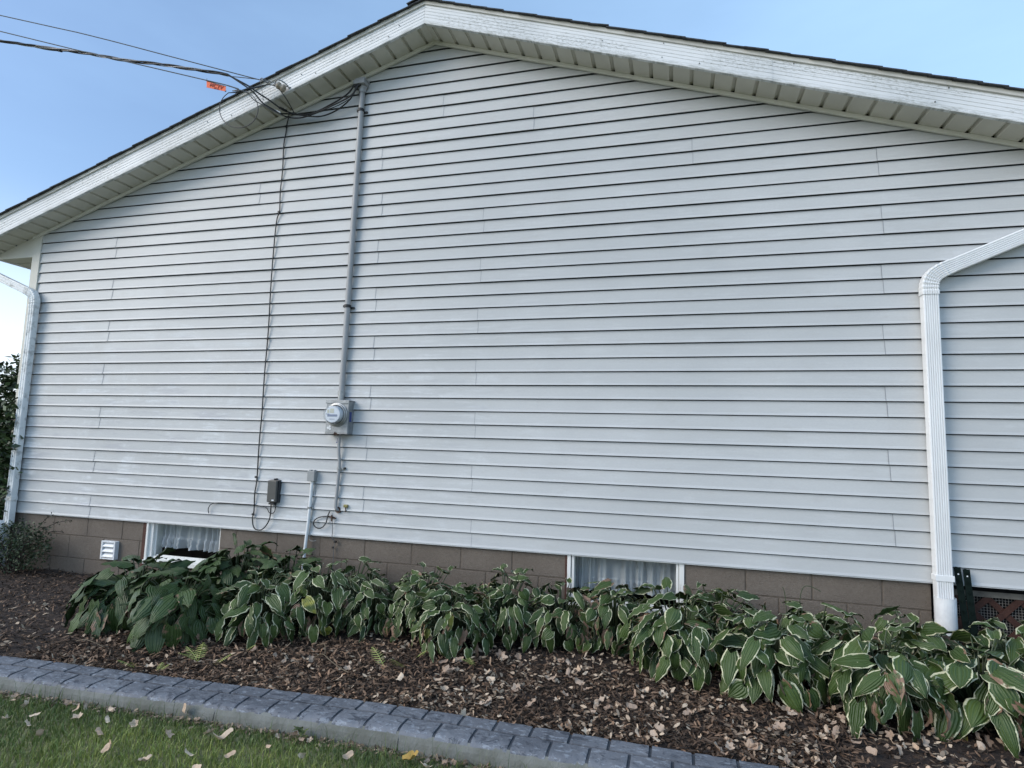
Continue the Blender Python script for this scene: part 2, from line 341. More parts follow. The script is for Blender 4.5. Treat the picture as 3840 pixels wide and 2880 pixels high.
def soil_material():
    m = bpy.data.materials.new('soil'); m.use_nodes = True; n = m.node_tree; b = n.nodes['Principled BSDF']
    t = n.nodes.new('ShaderNodeTexCoord').outputs['Object']
    c = mixc(n, nramp(n, nnoise(n, t, 14, 6, .7), .35, .65), (.018, .012, .009), (.055, .036, .027))
    n.links.new(c, b.inputs['Base Color']); b.inputs['Roughness'].default_value = .95
    bp = n.nodes.new('ShaderNodeBump'); bp.inputs['Strength'].default_value = 1; bp.inputs['Distance'].default_value = .02
    n.links.new(nnoise(n, t, 40, 6, .7), bp.inputs['Height']); n.links.new(bp.outputs[0], b.inputs['Normal']); return m
M_SOIL = soil_material()
M_LAWN = mat('lawn_ground', (.21, .195, .105), .95, .0, 3, (1, 1, 1), .8, 60, col2=(.12, .125, .060))  # made paler than turf so it bounces light up to soffit and wall
def stamp_material():
    m = bpy.data.materials.new('stamped_concrete'); m.use_nodes = True; n = m.node_tree; b = n.nodes['Principled BSDF']
    t = n.nodes.new('ShaderNodeTexCoord').outputs['Object']
    v = nnoise(n, nmap(n, t, (1, 1.6, 1)), 9, 6, .75); v.node.inputs['Distortion'].default_value = 1.6
    c = mixc(n, nramp(n, nnoise(n, t, 3, 4), .3, .7), (.100, .109, .128), (.155, .166, .188))
    c = mixc(n, nmath(n, 'MULTIPLY', nramp(n, v, .52, .60), .85), c, (.040, .046, .060))
    c = mixc(n, nmath(n, 'MULTIPLY', nramp(n, nnoise(n, nmap(n, t, (1, 2, 1), (5, 5, 5)), 22, 5, .75), .545, .62), .55), c, (.30, .33, .37))
    n.links.new(c, b.inputs['Base Color']); b.inputs['Roughness'].default_value = .6
    bp = n.nodes.new('ShaderNodeBump'); bp.inputs['Strength'].default_value = .8; bp.inputs['Distance'].default_value = .006
    n.links.new(v, bp.inputs['Height']); n.links.new(bp.outputs[0], b.inputs['Normal']); return m
M_STAMP = stamp_material()
M_JOINT = mat('stamped_joint', (.060, .068, .082), .8, .3, 40)
M_CONC = mat('grey_concrete_face', (.185, .19, .175), .85, .0, 9, (1, 1, .6), .4, 120, col2=(.115, .118, .10))

# ------------------------------------------------------------------ ground, lawn, bed
GZ = -0.640
g = MB(); g.quad_grid([[(x, y, GZ) for x in (-300, -40, -6, -2, 0, 2, 4, 8, 40, 300)] for y in (-300, -40, -8, -4, -2, 0, 9, 40, 300)])
tag(g.build('lawn', M_LAWN), 'lawn ground coloured pale to bounce light, in front of the garden edging', None, kind='structure')
PATH = [(-4.2, -2.16), (-2.2, -1.97), (-1.0, -1.72), (-0.2, -1.615), (.5, -1.56), (1.2, -1.525), (2.2, -1.475), (3.0, -1.465), (3.75, -1.465), (5.0, -1.49), (6.5, -1.56), (8, -1.7)]
def curb_back(x):
    xs = [p[0] for p in PATH]; return float(np.interp(x, xs, [p[1] for p in PATH]))
def bed_z(x, y):
    yb = curb_back(x); t = min(max((y-yb)/(-yb), 0), 1.0)
    z = -.592 + .085*t**.8
    z += .022*mnoise.noise(Vector((x*1.6, y*1.6, 3))) + .012*mnoise.noise(Vector((x*6, y*6, 9))) + .006*mnoise.noise(Vector((x*22, y*22, 5)))
    return min(z, -.575+.12*t)
P = []
for i in range(61):
    row = []
    for k in range(241):
        x = -4.2 + 12.0*k/240; yb = curb_back(x)-.02; y = yb + (.06-yb)*(i/60)
        row.append((x, y, bed_z(x, y)))
    P.append(row)
g = MB(); g.quad_grid(P)
g.quad_grid([[(-4.2+(1.5)*k/20, .06+3.0*i/20, -.51+.02*mnoise.noise(Vector((k*.3, i*.3, 2)))) for k in range(21)] for i in range(21)])
tag(g.build('soil', M_SOIL, smooth=True), 'dark soil of the planting bed between the edging and the house', None, kind='structure')

# ------------------------------------------------------------------ house
APX, APZ, S = 1.6365, 4.1495, 0.3333
E_ = .1024; XL, XR = -2.65, 5.92; YB = 9.0
house = thing('gable_house', 'single storey gabled house with pale vinyl siding, dark shingle roof and brown painted block foundation', 'house', (APX, 0, -.6))
SEAMS = {}
for base, step, x0 in ((0, 4, -1.6), (0, 4, 2.12), (2, 4, 1.2), (2, 4, 4.945)):
    for c in range(base, 36, step):
        if x0 == -1.6 and c > 24: continue
        if x0 == 2.12 and c > 24: continue
        if x0 == 1.2 and c > 31: continue
        if x0 == 4.945 and c > 26: continue
        for q in (c, c+1): SEAMS.setdefault(q, []).append(x0 + random.uniform(-.012, .012) if q == c else SEAMS[q-1][-1]-.008)
for c, x0 in ((28, -.02), (34, 1.73), (32, 2.51), (28, 3.73)):
    for q in (c, c+1): SEAMS.setdefault(q, []).append(x0-.006*(q-c))
def xlim(z, xl, xr, rake=True):
    if rake:
        h = (APZ+.012-z)/S; return max(xl, APX-h), min(xr, APX+h)
    return xl, xr
def siding_strips(mb, xl, xr, n, T, rake=True, seams=None, zmax=None):
    prof = [(.006, E_+.008), (.006, E_-.0058), (-.0035, E_-.0062), (-.0118, .017), (-.0150, .007), (-.0175, .001), (-.0175, 0), (-.0150, 0), (-.0085, .010), (.005, .0105)]
    for c in range(n):
        z0 = c*E_
        xs0, xs1 = xlim(z0, xl, xr, rake)
        if xs1-xs0 < .03: break
        cuts = [xl-9] + sorted([x for x in (seams or {}).get(c, []) if xs0+.02 < x < xs1-.02]) + [xr+9]
        wob = random.uniform(-.0008, .0008)
        for j in range(len(cuts)-1):
            a0, a1 = cuts[j], cuts[j+1]; dy = wob - (.0022 if j % 2 == 0 else 0)
            rows = []
            for (y, dz) in prof:
                z = z0+dz
                if zmax: z = min(z, zmax)
                l, r = xlim(z, xl, xr, rake)
                l = max(l, a0); r = min(r, a1 + (.006 if j % 2 == 0 else 0)) if a1 < xr+8 else r
                if r < l: r = l
                k = 14
                rows.append([T(l+(r-l)*i/k, y+dy+.0009*mnoise.noise(Vector(((l+(r-l)*i/k)*1.3, c*1.7, 0))), z) for i in range(k+1)])
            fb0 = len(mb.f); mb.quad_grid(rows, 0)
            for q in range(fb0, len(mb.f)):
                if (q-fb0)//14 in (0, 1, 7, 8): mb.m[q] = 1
            if a1 < xr+8:
                za, zb = z0+.001, z0+E_-.002
                xe = a1 + (.0062 if j % 2 == 0 else -.0002); yo = -.0005
                oy = wob-.0022-.0007
                mb.quad_grid([[T(xe, y_+oy, z_), T(xe+.0030, y_+oy, z_)] for y_, z_ in ((-.0177, za), (-.0150, z0+.007), (-.0118, z0+.017), (-.0036, z0+E_-.0085))], 2)
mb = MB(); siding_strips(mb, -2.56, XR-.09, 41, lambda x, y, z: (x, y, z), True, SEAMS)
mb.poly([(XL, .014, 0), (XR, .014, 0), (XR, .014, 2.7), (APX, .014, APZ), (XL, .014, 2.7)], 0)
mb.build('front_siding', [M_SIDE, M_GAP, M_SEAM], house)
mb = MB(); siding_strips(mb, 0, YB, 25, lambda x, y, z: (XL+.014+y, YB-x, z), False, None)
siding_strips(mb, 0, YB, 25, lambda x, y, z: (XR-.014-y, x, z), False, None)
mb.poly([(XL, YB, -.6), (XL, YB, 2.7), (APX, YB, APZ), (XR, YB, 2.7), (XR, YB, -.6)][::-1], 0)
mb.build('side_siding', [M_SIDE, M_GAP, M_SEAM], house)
# corner posts
for x0, x1 in ((XL-.012, -2.56), (XR-.09, XR+.012)):
    mb = MB(); mb.box(x0, x1, -.026, .06, -.012, 2.76); mb.build('corner_trim', M_SOFF if x0 < 0 else M_WHITE, house, bevel=.003)
# the thin starter lip under the bottom course
mb = MB(); mb.box(-2.55, 5.8, -.012, .012, -.008, -.002); mb.build('starter_strip', M_WHITE, house)
# rake channel at the wall
for sg in (-1, 1):
    mb = MB(); xe = (2.66 if sg < 0 else 3.0)
    L = (APX-XL+.02) if sg < 0 else (XR-APX+.02)
    rows = []
    for (y, dz) in ((.0, .012), (-.036, .012), (-.036, -.016), (-.032, -.018), (-.018, -.018), (-.018, .0)):
        rows.append([(APX+sg*t, y, APZ+dz-S*t+.004) for t in (0, L)])
    mb.quad_grid(rows, 0, flip=sg < 0); mb.build('rake_channel', M_TRIMC, house)
# soffits with V grooves
OV = .25; ZS = APZ+.016; LEN = 4.80
for sg in (-1, 1):
    t = 0.0; pr = [(0, 0)]; x = .05
    while x < LEN-.05:
        pr += [(x, 0), (x+.002, .010), (x+.0250, .024), (x+.0285, .002), (x+.030, 0)]; x += .1443
    pr.append((LEN, 0))
    mb = MB(); mb.quad_grid([[(APX+sg*a, y, ZS-S*a+h) for a, h in pr] for y in (-OV+.004, -.020)], 0, flip=sg > 0)
    mb.build('rake_soffit', M_SOFF, house)
    # deck above it, closing the overhang
    mb = MB(); mb.quad_grid([[(APX+sg*a, y, ZS-S*a+.06) for a in (0, LEN)] for y in (-OV+.004, .0)], 0); mb.build('soffit_backing', M_DARK, house)
# fascia boards
def fascia(sg, a0, a1, dy, name='rake_fascia'):
    pf = [(-.225, -.002), (-.250, -.002), (-.2515, .004), (-.2515, .020), (-.2490, .0225), (-.2505, .026)]
    for zz in (.052, .078, .106, .134): pf += [(-.2505, zz-.0030), (-.2478, zz-.0022), (-.2478, zz+.0022), (-.2505, zz+.0030)]
    pf += [(-.2505, .164)]
    n = 40
    mb = MB()
    mb.quad_grid([[(APX+sg*(a0+(a1-a0)*i/n), y+dy+.0012*mnoise.noise(Vector(((a0+(a1-a0)*i/n)*2, dz*9, sg))), ZS-.003-S*(a0+(a1-a0)*i/n)+dz) for i in range(n+1)] for (y, dz) in pf], 0,
                 uv=[[(sg*(a0+(a1-a0)*i/n), dz) for i in range(n+1)] for (y, dz) in pf], flip=sg < 0)
    return mb.build(name, M_FASC, house, uv=True)
fascia(-1, 0.002, LEN, 0); fascia(1, 0.0, 2.61, -.0025); fascia(1, 2.60, LEN, 0)
# drip edge
for sg in (-1, 1):
    mb = MB(); random.seed(40+sg)
    for k in range(9):
        a_ = random.uniform(.2, 4.6); zz = random.choice((.038, .092, .148)); q = (APX+sg*a_, ZS-.003-S*a_+zz)
        mb = MB(); mb.box(q[0]-.003, q[0]+.003, -.2565, -.2515, q[1]-.003, q[1]+.003); mb.build('nail_head', M_GAP, house)
for sg in (-1, 1):
    mb = MB(); pf = [(-.249, .158), (-.260, .1595), (-.264, .161), (-.2605, .168), (-.2600, .198), (-.22, .199)]
    mb.quad_grid([[(APX+sg*LEN*i/30, y, ZS-.003-S*LEN*i/30+dz+.0018*mnoise.noise(Vector((i*.9, sg, 0)))) for i in range(31)] for (y, dz) in pf], 0, flip=sg < 0)
    mb.build('drip_edge', M_DRIP, house)
# shingle courses
for sg in (-1, 1):
    mb = MB(); st = .136; n = int(LEN/st)+2; zt = ZS+.192
    for k in range(n-1, -1, -1):
        a1 = min((k+1)*st, LEN+.03)+.0; a0 = k*st-.02
        if a0 < 0: a0 = 0
        lift = .0085+random.uniform(-.0015, .0025) + (.008 if (sg > 0 and k == 10) else 0); yo = -.283+random.uniform(-.006, .006)
        y0 = yo
        for y1 in [y0+.20+.9*j for j in range(1)] + [YB+.25]:
            zz = lambda a, h: zt-S*a+h
            A = [(APX+sg*a0, y0, zz(a0, .004)), (APX+sg*a1, y0, zz(a1, lift)), (APX+sg*a1, y1, zz(a1, lift)), (APX+sg*a0, y1, zz(a0, .004))]
            B = [(p[0], p[1], p[2]-.008) for p in A]
            mb.poly(A if sg > 0 else A[::-1]); mb.poly(B[::-1] if sg > 0 else B)
            mb.poly([A[0], B[0], B[1], A[1]]); mb.poly([A[1], B[1], B[2], A[2]])
            y0 = y1
    mb.build('roof_shingles', M_SHIN, house)
mb = MB()
for k in range(40):
    y0 = -.29+k*.235; h = .020
    for sg in (-1, 1):
        mb.poly([(APX, y0, ZS+.192+h+.012), (APX+sg*.15, y0, ZS+.192+h+.012-.15*S-.004), (APX+sg*.15, y0+.24, ZS+.192+h-.15*S-.004), (APX, y0+.24, ZS+.192+h)])
        mb.poly([(APX, y0, ZS+.192+h+.012), (APX+sg*.15, y0, ZS+.192+h+.008-.15*S), (APX+sg*.15, y0, ZS+.192+h-.002-.15*S), (APX, y0, ZS+.192+h)])
mb.build('ridge_caps', M_SHIN, house)
# eave boxes: side panel, level soffit, fascia and gutter down each long side
EX = APX-4.80; EZ = 2.535
for sg in (-1, 1):
    mb = MB()
    cx = (XL if sg < 0 else XR); ex = APX+sg*4.79
    zc = ZS-S*abs(cx-APX); ze = ZS-S*4.79
    mb.poly([(cx, -.020, EZ), (cx, -.020, zc), (ex, -.020, max(ze, EZ+.004)), (ex, -.020, EZ)]); mb.poly([(cx, .0, EZ), (cx, .0, zc), (ex, 0, max(ze, EZ+.004)), (ex, .0, EZ)])
    mb.box(min(cx, ex), max(cx, ex), -.024, -.008, EZ-.014, EZ+.006)
    mb.build('eave_return', M_SOFF, house)
    mb = MB(); pr = []; y = 0.02
    while y < YB-.1:
        pr += [(y, 0), (y+.128, 0), (y+.133, .011), (y+.148, .011)]; y += .153
    mb.quad_grid([[(x, yy, EZ+h) for yy, h in pr] for x in (cx, ex)], 0, flip=sg < 0); mb.build('eave_soffit', M_SOFF, house)
    mb = MB(); mb.box(min(ex, ex+sg*.02), max(ex, ex+sg*.02), -.02, YB+.2, EZ-.012, EZ+.15); mb.build('eave_fascia', M_WHITE, house)
    mb = MB(); gx = ex+sg*.022
    mb.quad_grid([[(gx+sg*a, yy, EZ+b) for a, b in ((0, .14), (0, .04), (.07, .035), (.10, .08), (.10, .12), (.12, .14), (.118, .14), (.098, .12), (.097, .083), (.068, .039), (.003, .043))] for yy in (-.22, YB+.2)], 0)
    mb.poly([(gx+sg*a, -.22, EZ+b) for a, b in ((0, .14), (0, .04), (.07, .035), (.10, .08), (.10, .12), (.12, .14))])
    mb.build('gutter', M_WHITE, house)
# foundation blocks
fb = MB(); BW = .4064; BH = .2032; ztop = -.179
WIN = [(-.945, -.165, -.385), (2.854, 3.668, -.385)]
FXR = 5.152
fb2 = MB()
def pieces(a, b, za, zb):
    out = [(a, b)]
    for (wa, wb, wz) in WIN:
        o2 = []
        for (p, q) in out:
            if q <= wa or p >= wb or zb <= wz: o2.append((p, q)); continue
            if p < wa: o2.append((p, wa))
            if q > wb: o2.append((wb, q))
        out = o2
    return out
for r in range(-1, 3):
    zb = ztop - r*BH; za = zb - BH
    off = 0 if r % 2 == 0 else BW/2
    # row r = 0 is the one whose lower joint shows at z = -.179 - .203 ; r = -1 is the top, cut off by the siding
    off = 0 if r in (-1, 1) else BW/2
    for k in range(-8, 15):
        a = k*BW+off; b = a+BW
        a_, b_ = max(a, XL+.01), min(b, FXR)
        if b_-a_ < .02: continue
        for (p, q) in pieces(a_, b_, za, zb):
            if q-p < .015: continue
            gx = .0045
            dy = random.uniform(-.0012, .0012)
            fb.box(p+gx, q-gx, .012+dy, .03, za+gx, min(zb-gx, .01))
fb.build('foundation_blocks', M_BLOCK, house, bevel=.003)
for (p, q) in ((XL+.02, WIN[0][0]), (WIN[0][1], WIN[1][0]), (WIN[1][1], FXR-.004)): fb2.box(p+.002, q-.002, .0145, .20, -.75, -.001)
for (wa, wb, wz) in WIN: fb2.box(wa, wb, .0145, .20, -.75, wz)
fb2.box(XL+.025, XL+.2, .2, YB, -.75, -.001); fb2.box(XR-.2, XR-.025, 1.6, YB, -.75, -.001)
fb2.build('foundation_mortar', M_MORT, house)
# reddish painted strip beside the left window, white stop on the foundation edge
mb = MB(); mb.box(-.985, -.947, .006, .02, -.40, -.003); mb.build('painted_jamb_edge', M_REDEDGE, house)
mb = MB(); mb.box(2.838, 2.853, .004, .02, -.36, -.003); mb.build('painted_jamb_edge', M_REDEDGE, house)
# windows
for i, (wa, wb, wz) in enumerate(WIN):
    wf = MB(); zb = -.33
    if i == 0:
        wf.box(wa, wa+.022, .002, .12, zb, -.002); wf.box(wa+.022, wa+.060, .022, .12, zb, -.002); wf.box(wa+.060, wa+.078, .045, .12, zb, -.002)
        wf.box(wb-.020, wb, .03, .12, zb, -.002)
        wf.box(wa, wb, -.012, .050, zb-.035, zb)
        wf.box(wa+.078, wb-.02, .051, .064, zb, -.290)
        wf.box(wa+.078, wb-.02, .05, .085, -.022, -.002)
        gy = .056; g0, g1, gz0, gz1 = wa+.078, wb-.02, -.290, -.022
        wf.box(wa+.062, wb-.02, .036, .049, -.329, -.300)
    else:
        wf.box(wa, wa+.026, .0, .10, zb, -.002); wf.box(wa+.031, wa+.050, .008, .10, zb, -.002); wf.box(wb-.034, wb, .0, .10, zb, -.002); wf.box(wb-.054, wb-.037, .008, .10, zb, -.002)
        wf.box(wa, wb, .0, .10, zb-.03, zb); wf.box(wa+.05, wb-.05, .02, .06, -.018, -.002); wf.box(wa+.05, wb-.05, .02, .06, zb, zb+.02)
        gy = .04; g0, g1, gz0, gz1 = wa+.05, wb-.05, zb+.02, -.018
    win = wf.build('basement_window', M_WOODW, house, bevel=.0025)
    gm = MB(); gm.box(g0, g1, gy, gy+.004, gz0, gz1); gm.build('window_pane', M_GLASS, win)
    rm = MB(); y1 = .9
    rm.quad_grid([[(wa-.3, .205, -.9), (wa-.3, y1, -.9), (wb+.3, y1, -.9), (wb+.3, .205, -.9)], [(wa-.3, .205, .3), (wa-.3, y1, .3), (wb+.3, y1, .3), (wb+.3, .205, .3)]])
    rm.poly([(wa-.3, .205, -.9), (wb+.3, .205, -.9), (wb+.3, y1, -.9), (wa-.3, y1, -.9)]); rm.poly([(wa-.3, .205, .3), (wb+.3, .205, .3), (wb+.3, y1, .3), (wa-.3, y1, .3)])
    rm.build('dark_room', M_DARK, house)
    # ruffled sheer curtain
    cm = MB(); nx = 170; bottom = -.232 if i == 0 else -.258; band = bottom+.085
    def cy(u, v):
        ph = 6*mnoise.noise(Vector((u*2.2, i*5, 0)))
        return .112 + .017*math.sin(u*48+ph*1.5) + .009*math.sin(u*113+3*ph) + .010*mnoise.noise(Vector((u*9, v*6, i)))
    for (z0, z1, off, amp) in ((band-.004, -.004, 0, 1), (bottom, band+.004, -.010, 1.5)):
        rows = []
        for r in range(7):
            v = r/6; z = z0+(z1-z0)*v
            rows.append([(g0+(g1-g0)*k/nx, .110+(cy(k/nx, v)-.110)*amp*(1.0 if amp == 1 else (1.25-.5*v))+off, z+(.007*mnoise.noise(Vector((k*.12, r*.2, i+4))) if r == 0 else 0)) for k in range(nx+1)])
        cm.quad_grid(rows, 0)
    cu = cm.build('ruffled_curtain', M_CURT, None, smooth=True)
    tag(cu, ('white sheer ruffled curtain inside the left basement window beside the louvred vent' if i == 0 else 'bluish sheer ruffled curtain inside the right basement window above the hostas'), 'curtain', 'basement window curtains')

# ------------------------------------------------------------------ louvred vent
v = thing('dryer_vent', 'small white louvred wall vent on the brown block foundation', 'vent', (-1.315, 0, -.36))
mb = MB(); x0, x1, z0, z1 = -1.402, -1.242, -.357, -.196
mb.box(x0, x1, -.004, .012, z0, z1); mb.box(x0, x0+.018, -.03, -.004, z0, z1); mb.box(x1-.018, x1, -.03, -.004, z0, z1); mb.box(x0+.018, x1-.018, -.03, -.004, z1-.014, z1); mb.box(x0+.018, x1-.018, -.028, -.004, z0, z0+.012)
mb.build('vent_frame', M_PVC, v, bevel=.002)
for k in range(3):
    zt = z1-.018-k*.045
    mb = MB(); mb.quad_grid([[(x0+.02, -.008, zt), (x1-.02, -.008, zt)], [(x0+.02, -.032, zt-.030), (x1-.02, -.032, zt-.030)], [(x0+.02, -.030, zt-.034), (x1-.02, -.030, zt-.034)]]); mb.build('louvre', M_PVC, v)

# ------------------------------------------------------------------ downspouts
def section(w_, d_, fl=5):
    "closed outline (a across, b towards the viewer) of a fluted rectangular pipe"
    pts = []
    n = fl
    for k in range(n):
        a = -w_/2+.008+(w_-.016)*k/n; st = (w_-.016)/n
        pts += [(a, d_), (a+st*.30, d_), (a+st*.42, d_-.0055), (a+st*.60, d_-.0055), (a+st*.70, d_)]
    pts += [(w_/2-.008, d_), (w_/2-.002, d_-.002), (w_/2, d_-.008), (w_/2, .008), (w_/2-.006, 0), (-w_/2+.006, 0), (-w_/2, .008), (-w_/2, d_-.008), (-w_/2+.002, d_-.002)]
    pts.append(pts[0]); return pts
def pipe_run(mb, path, sec, scales=None, y0=-.02, m=0):
    rows = []
    for i, p in enumerate(path):
        a = path[max(i-1, 0)]; b = path[min(i+1, len(path)-1)]
        t = Vector((b[0]-a[0], 0, b[1]-a[1])).normalized(); side = Vector((t.z, 0, -t.x))
        if side.x < 0 and abs(t.z) > .5: side = -side
        s_ = scales[i] if scales else 1
        rows.append([Vector((p[0], y0, p[1])) + side*(q[0]*s_) + Vector((0, -(q[1]*s_ - (s_-1)*sum(c[1] for c in sec)/len(sec)), 0)) for q in sec])
    mb.quad_grid(rows, m)
def bend(p0, d0, p1, d1, n):
    "bezier between two directions"
    out = []
    L = math.dist(p0, p1)*.45
    for i in range(n+1):
        t = i/n; a = (p0[0]+d0[0]*L, p0[1]+d0[1]*L); b = (p1[0]-d1[0]*L, p1[1]-d1[1]*L)
        out.append(tuple((1-t)**3*p0[j]+3*(1-t)**2*t*a[j]+3*(1-t)*t*t*b[j]+t**3*p1[j] for j in (0, 1)))
    return out
def downspout(label, x, zbot, zel, end, w_, d_, y0, material, fl, lean=0, straps=()):
    sgn = 1 if end[0] > x else -1
    t = thing('downspout', label, 'downspout', (x, y0, zbot))
    sec = section(w_, d_, fl)
    mb = MB(); pipe_run(mb, [(x, zbot), (x+lean*.5, (zbot+zel)/2), (x+lean, zel+.02)], sec, None, y0); mb.build('vertical_pipe', material, t)
    # elbow
    r0 = (x+lean, zel); dv = Vector((end[0]-x-lean, end[1]-(zel+.09))).normalized()
    p1 = (x+lean+sgn*.098, zel+.135)
    path = [(x+lean, zel-.035), (x+lean, zel-.012)] + bend(r0, (0, 1), p1, (dv.x, dv.y), 16) + [(p1[0]+dv.x*.03, p1[1]+dv.y*.03)]
    sca = [1.10, 1.10] + [1.07+(.025 if k % 2 else -.03) for k in range(17)] + [1.06]
    # keep the section's side direction continuous round the bend
    rows = []
    mb = MB()
    for i, p in enumerate(path):
        a = path[max(i-1, 0)]; b = path[min(i+1, len(path)-1)]
        tt = Vector((b[0]-a[0], 0, b[1]-a[1])).normalized(); side = Vector((tt.z, 0, -tt.x))
        rows.append([Vector((p[0], y0, p[1])) + side*(q[0]*sca[i]) + Vector((0, -q[1]*sca[i]+.002, 0)) for q in sec])
    mb.quad_grid(rows, 0); mb.build('elbow', material, t)
    mb = MB(); rows = []
    for p in (p1, end):
        side = Vector((dv.y, 0, -dv.x)); rows.append([Vector((p[0], y0, p[1])) + side*q[0] + Vector((0, -q[1], 0)) for q in sec])
    mb.quad_grid(rows, 0); mb.build('sloping_pipe', material, t)
    mb = MB(); mb.box(end[0]-w_*.5, end[0]+w_*.5, y0-d_, y0, end[1]-.03, 2.580); mb.build('gutter_outlet', material, t, bevel=.004)
    for zs in straps:
        mb = MB(); mb.box(x-w_/2-.006+lean*.1, x+w_/2+.006+lean*.1, y0-d_-.004, y0-.003, zs-.018, zs+.018); mb.build('strap', material, t, bevel=.002)
    return t
downspout('clean white fluted downspout on the right, set in a round collar pipe', 5.190, -.16, 1.845, (6.46, 2.487), .090, .066, -.022, M_WHITE, 6, -.004, straps=(.04,))
downspout('weathered white downspout at the left corner of the house beside the dark bush', -2.507, -.13, 2.02, (-3.25, 2.408), .074, .060, -.030, M_OLDW, 2, 0.0, straps=(.13,))
for x, lab, zt in ((5.194, 'short round white plastic collar pipe taking the right downspout among the hostas', -.075), (-2.575, 'white plastic drain pipe under the left downspout, half hidden by twigs', -.075)):
    mb = MB(); r = .058
    mb.lathe((x, -.062, -.66), (0, 0, 1), [(0, r), (zt+.66, r), (zt+.66, r-.004), (.3, r-.004)], 28)
    tag(mb.build('drain_pipe', M_PVC, smooth=False), lab, 'pipe', 'drain pipes below the downspouts')

# ------------------------------------------------------------------ electric service
c = thing('service_mast', 'tall grey conduit running from the electric meter up to a hooded head at the eave', 'conduit', (.955, -.04, 1.1))
mb = MB(); mb.tube([(.958, -.042, 1.135), (.972, -.042, 2.4), (.983, -.042, 3.80)], .0235, 16, smooth=4); mb.build('conduit_pipe', M_COND, c, smooth=False)
mb = MB(); mb.tube([(.957, -.042, 1.09), (.957, -.042, 1.15)], .027, 16, smooth=0); mb.tube([(.957, -.042, 1.15), (.957, -.042, 1.175)], .029, 16, smooth=0); mb.build('coupling', M_GALV, c)
for z, m_ in ((1.885, M_BLACK), (3.615, M_BLACK)):
    x = .958+.025*(z-1.135)/2.665
    mb = MB(); mb.lathe((x, -.042, z-.012), (0, 0, 1), [(0, .0235), (0, .029), (.024, .029), (.024, .0235)], 16); mb.box(x-.004, x+.052, -.030, -.014, z-.018, z-.004); mb.box(x-.038, x-.02, -.05, -.016, z-.008, z+.010); mb.build('pipe_strap', m_, c)
mb = MB()
mb.lathe((.984, -.042, 3.775), (0, 0, 1), [(0, .030), (.03, .032), (.035, .038), (.055, .038)], 16)
mb.box(.925, 1.03, -.105, -.016, 3.83, 3.868); mb.box(.94, 1.035, -.10, -.016, 3.868, 3.885)
mb.build('weatherhead', M_COND, c, bevel=.006)
mb = MB(); mb.box(.918, .925, -.09, -.03, 3.815, 3.85); mb.box(.925, .99, -.095, -.03, 3.815, 3.8285); mb.build('wire_opening', M_BLACK, c)

m_ = thing('electric_meter', 'grey metal meter box with a round glass electric meter on the siding', 'electric meter', (.962, 0, .825))
mb = MB(); mb.box(.862, 1.063, -.095, -.004, .826, 1.085); mb.build('meter_box', M_METERB, m_, bevel=.003)
mb = MB(); mb.box(.856, 1.069, -.103, -.003, 1.0855, 1.094); mb.box(.856, 1.069, -.103, -.0975, 1.066, 1.0855); mb.build('box_lid_lip', M_METERB, m_, bevel=.0015)
mb = MB(); mb.box(.860, 1.066, -.098, -.003, .819, .8255); mb.build('box_foot_lip', M_METERB, m_, bevel=.0015)
ctr = Vector((.962, -.095, .975))
mb = MB(); mb.lathe(ctr, (0, -1, 0), [(0, .096), (.010, .096), (.012, .088), (.018, .086), (.026, .086), (.028, .079), (.0, .079)], 40); mb.build('meter_ring', M_GALV, m_, smooth=False)
mb = MB(); mb.lathe(ctr, (0, -1, 0), [(.0, .078), (.030, .078), (.034, .072), (.095, .068), (.098, .064), (.0985, .0)], 40)
def clear_plastic():
    m = bpy.data.materials.new('meter_cover_glass'); m.use_nodes = True; n = m.node_tree; n.nodes.remove(n.nodes['Principled BSDF'])
    tr = n.nodes.new('ShaderNodeBsdfTransparent'); tr.inputs[0].default_value = (.88, .9, .92, 1); gl = n.nodes.new('ShaderNodeBsdfGlossy'); gl.inputs['Roughness'].default_value = .12
    lw = n.nodes.new('ShaderNodeLayerWeight'); fr = n.nodes.new('ShaderNodeMath'); fr.operation = 'POWER'; n.links.new(lw.outputs['Facing'], fr.inputs[0]); fr.inputs[1].default_value = 4.0
    f2 = n.nodes.new('ShaderNodeMath'); f2.operation = 'MULTIPLY_ADD'; n.links.new(fr.outputs[0], f2.inputs[0]); f2.inputs[1].default_value = .7; f2.inputs[2].default_value = .035; fr = f2
    mx = n.nodes.new('ShaderNodeMixShader'); n.links.new(fr.outputs[0], mx.inputs[0]); n.links.new(tr.outputs[0], mx.inputs[1]); n.links.new(gl.outputs[0], mx.inputs[2])
    n.links.new(mx.outputs[0], n.nodes['Material Output'].inputs[0]); return m
mb.build('glass_cover', clear_plastic(), m_, smooth=False)
mb = MB(); mb.lathe(ctr, (0, -1, 0), [(.02, .070), (.070, .066), (.0701, .0)], 32); mb.build('meter_body', mat('meter_white', (.75, .77, .80), .4), m_)
mb = MB(); y = -.095-.0706
mb.box(.941, .975, y-.001, y, .985, 1.020); mb.box(.915, .934, y-.001, y, .985, 1.012); mb.build('meter_display', mat('cream_display', (.62, .60, .48), .4), m_)
mb = MB(); mb.box(.918, 1.006, y-.001, y, .956, .974); mb.box(.938, .986, y-.001, y, .934, .938); mb.box(.905, .935, y-.001, y, .9745, .979); mb.build('meter_faceplate', mat('blue_grey_plate', (.22, .26, .36), .5), m_)
mb = MB(); mb.box(1.0636, 1.065, -.075, -.045, .92, 1.0); mb.build('side_sticker', M_BLUE, m_)
mb = MB(); mb.lathe((.888, -.095, .868), (0, -1, 0), [(.0, .011), (.004, .011), (.004, .0)], 12); mb.lathe((.903, -.095, .880), (0, -1, 0), [(0, .009), (.003, .009), (.003, 0)], 12)
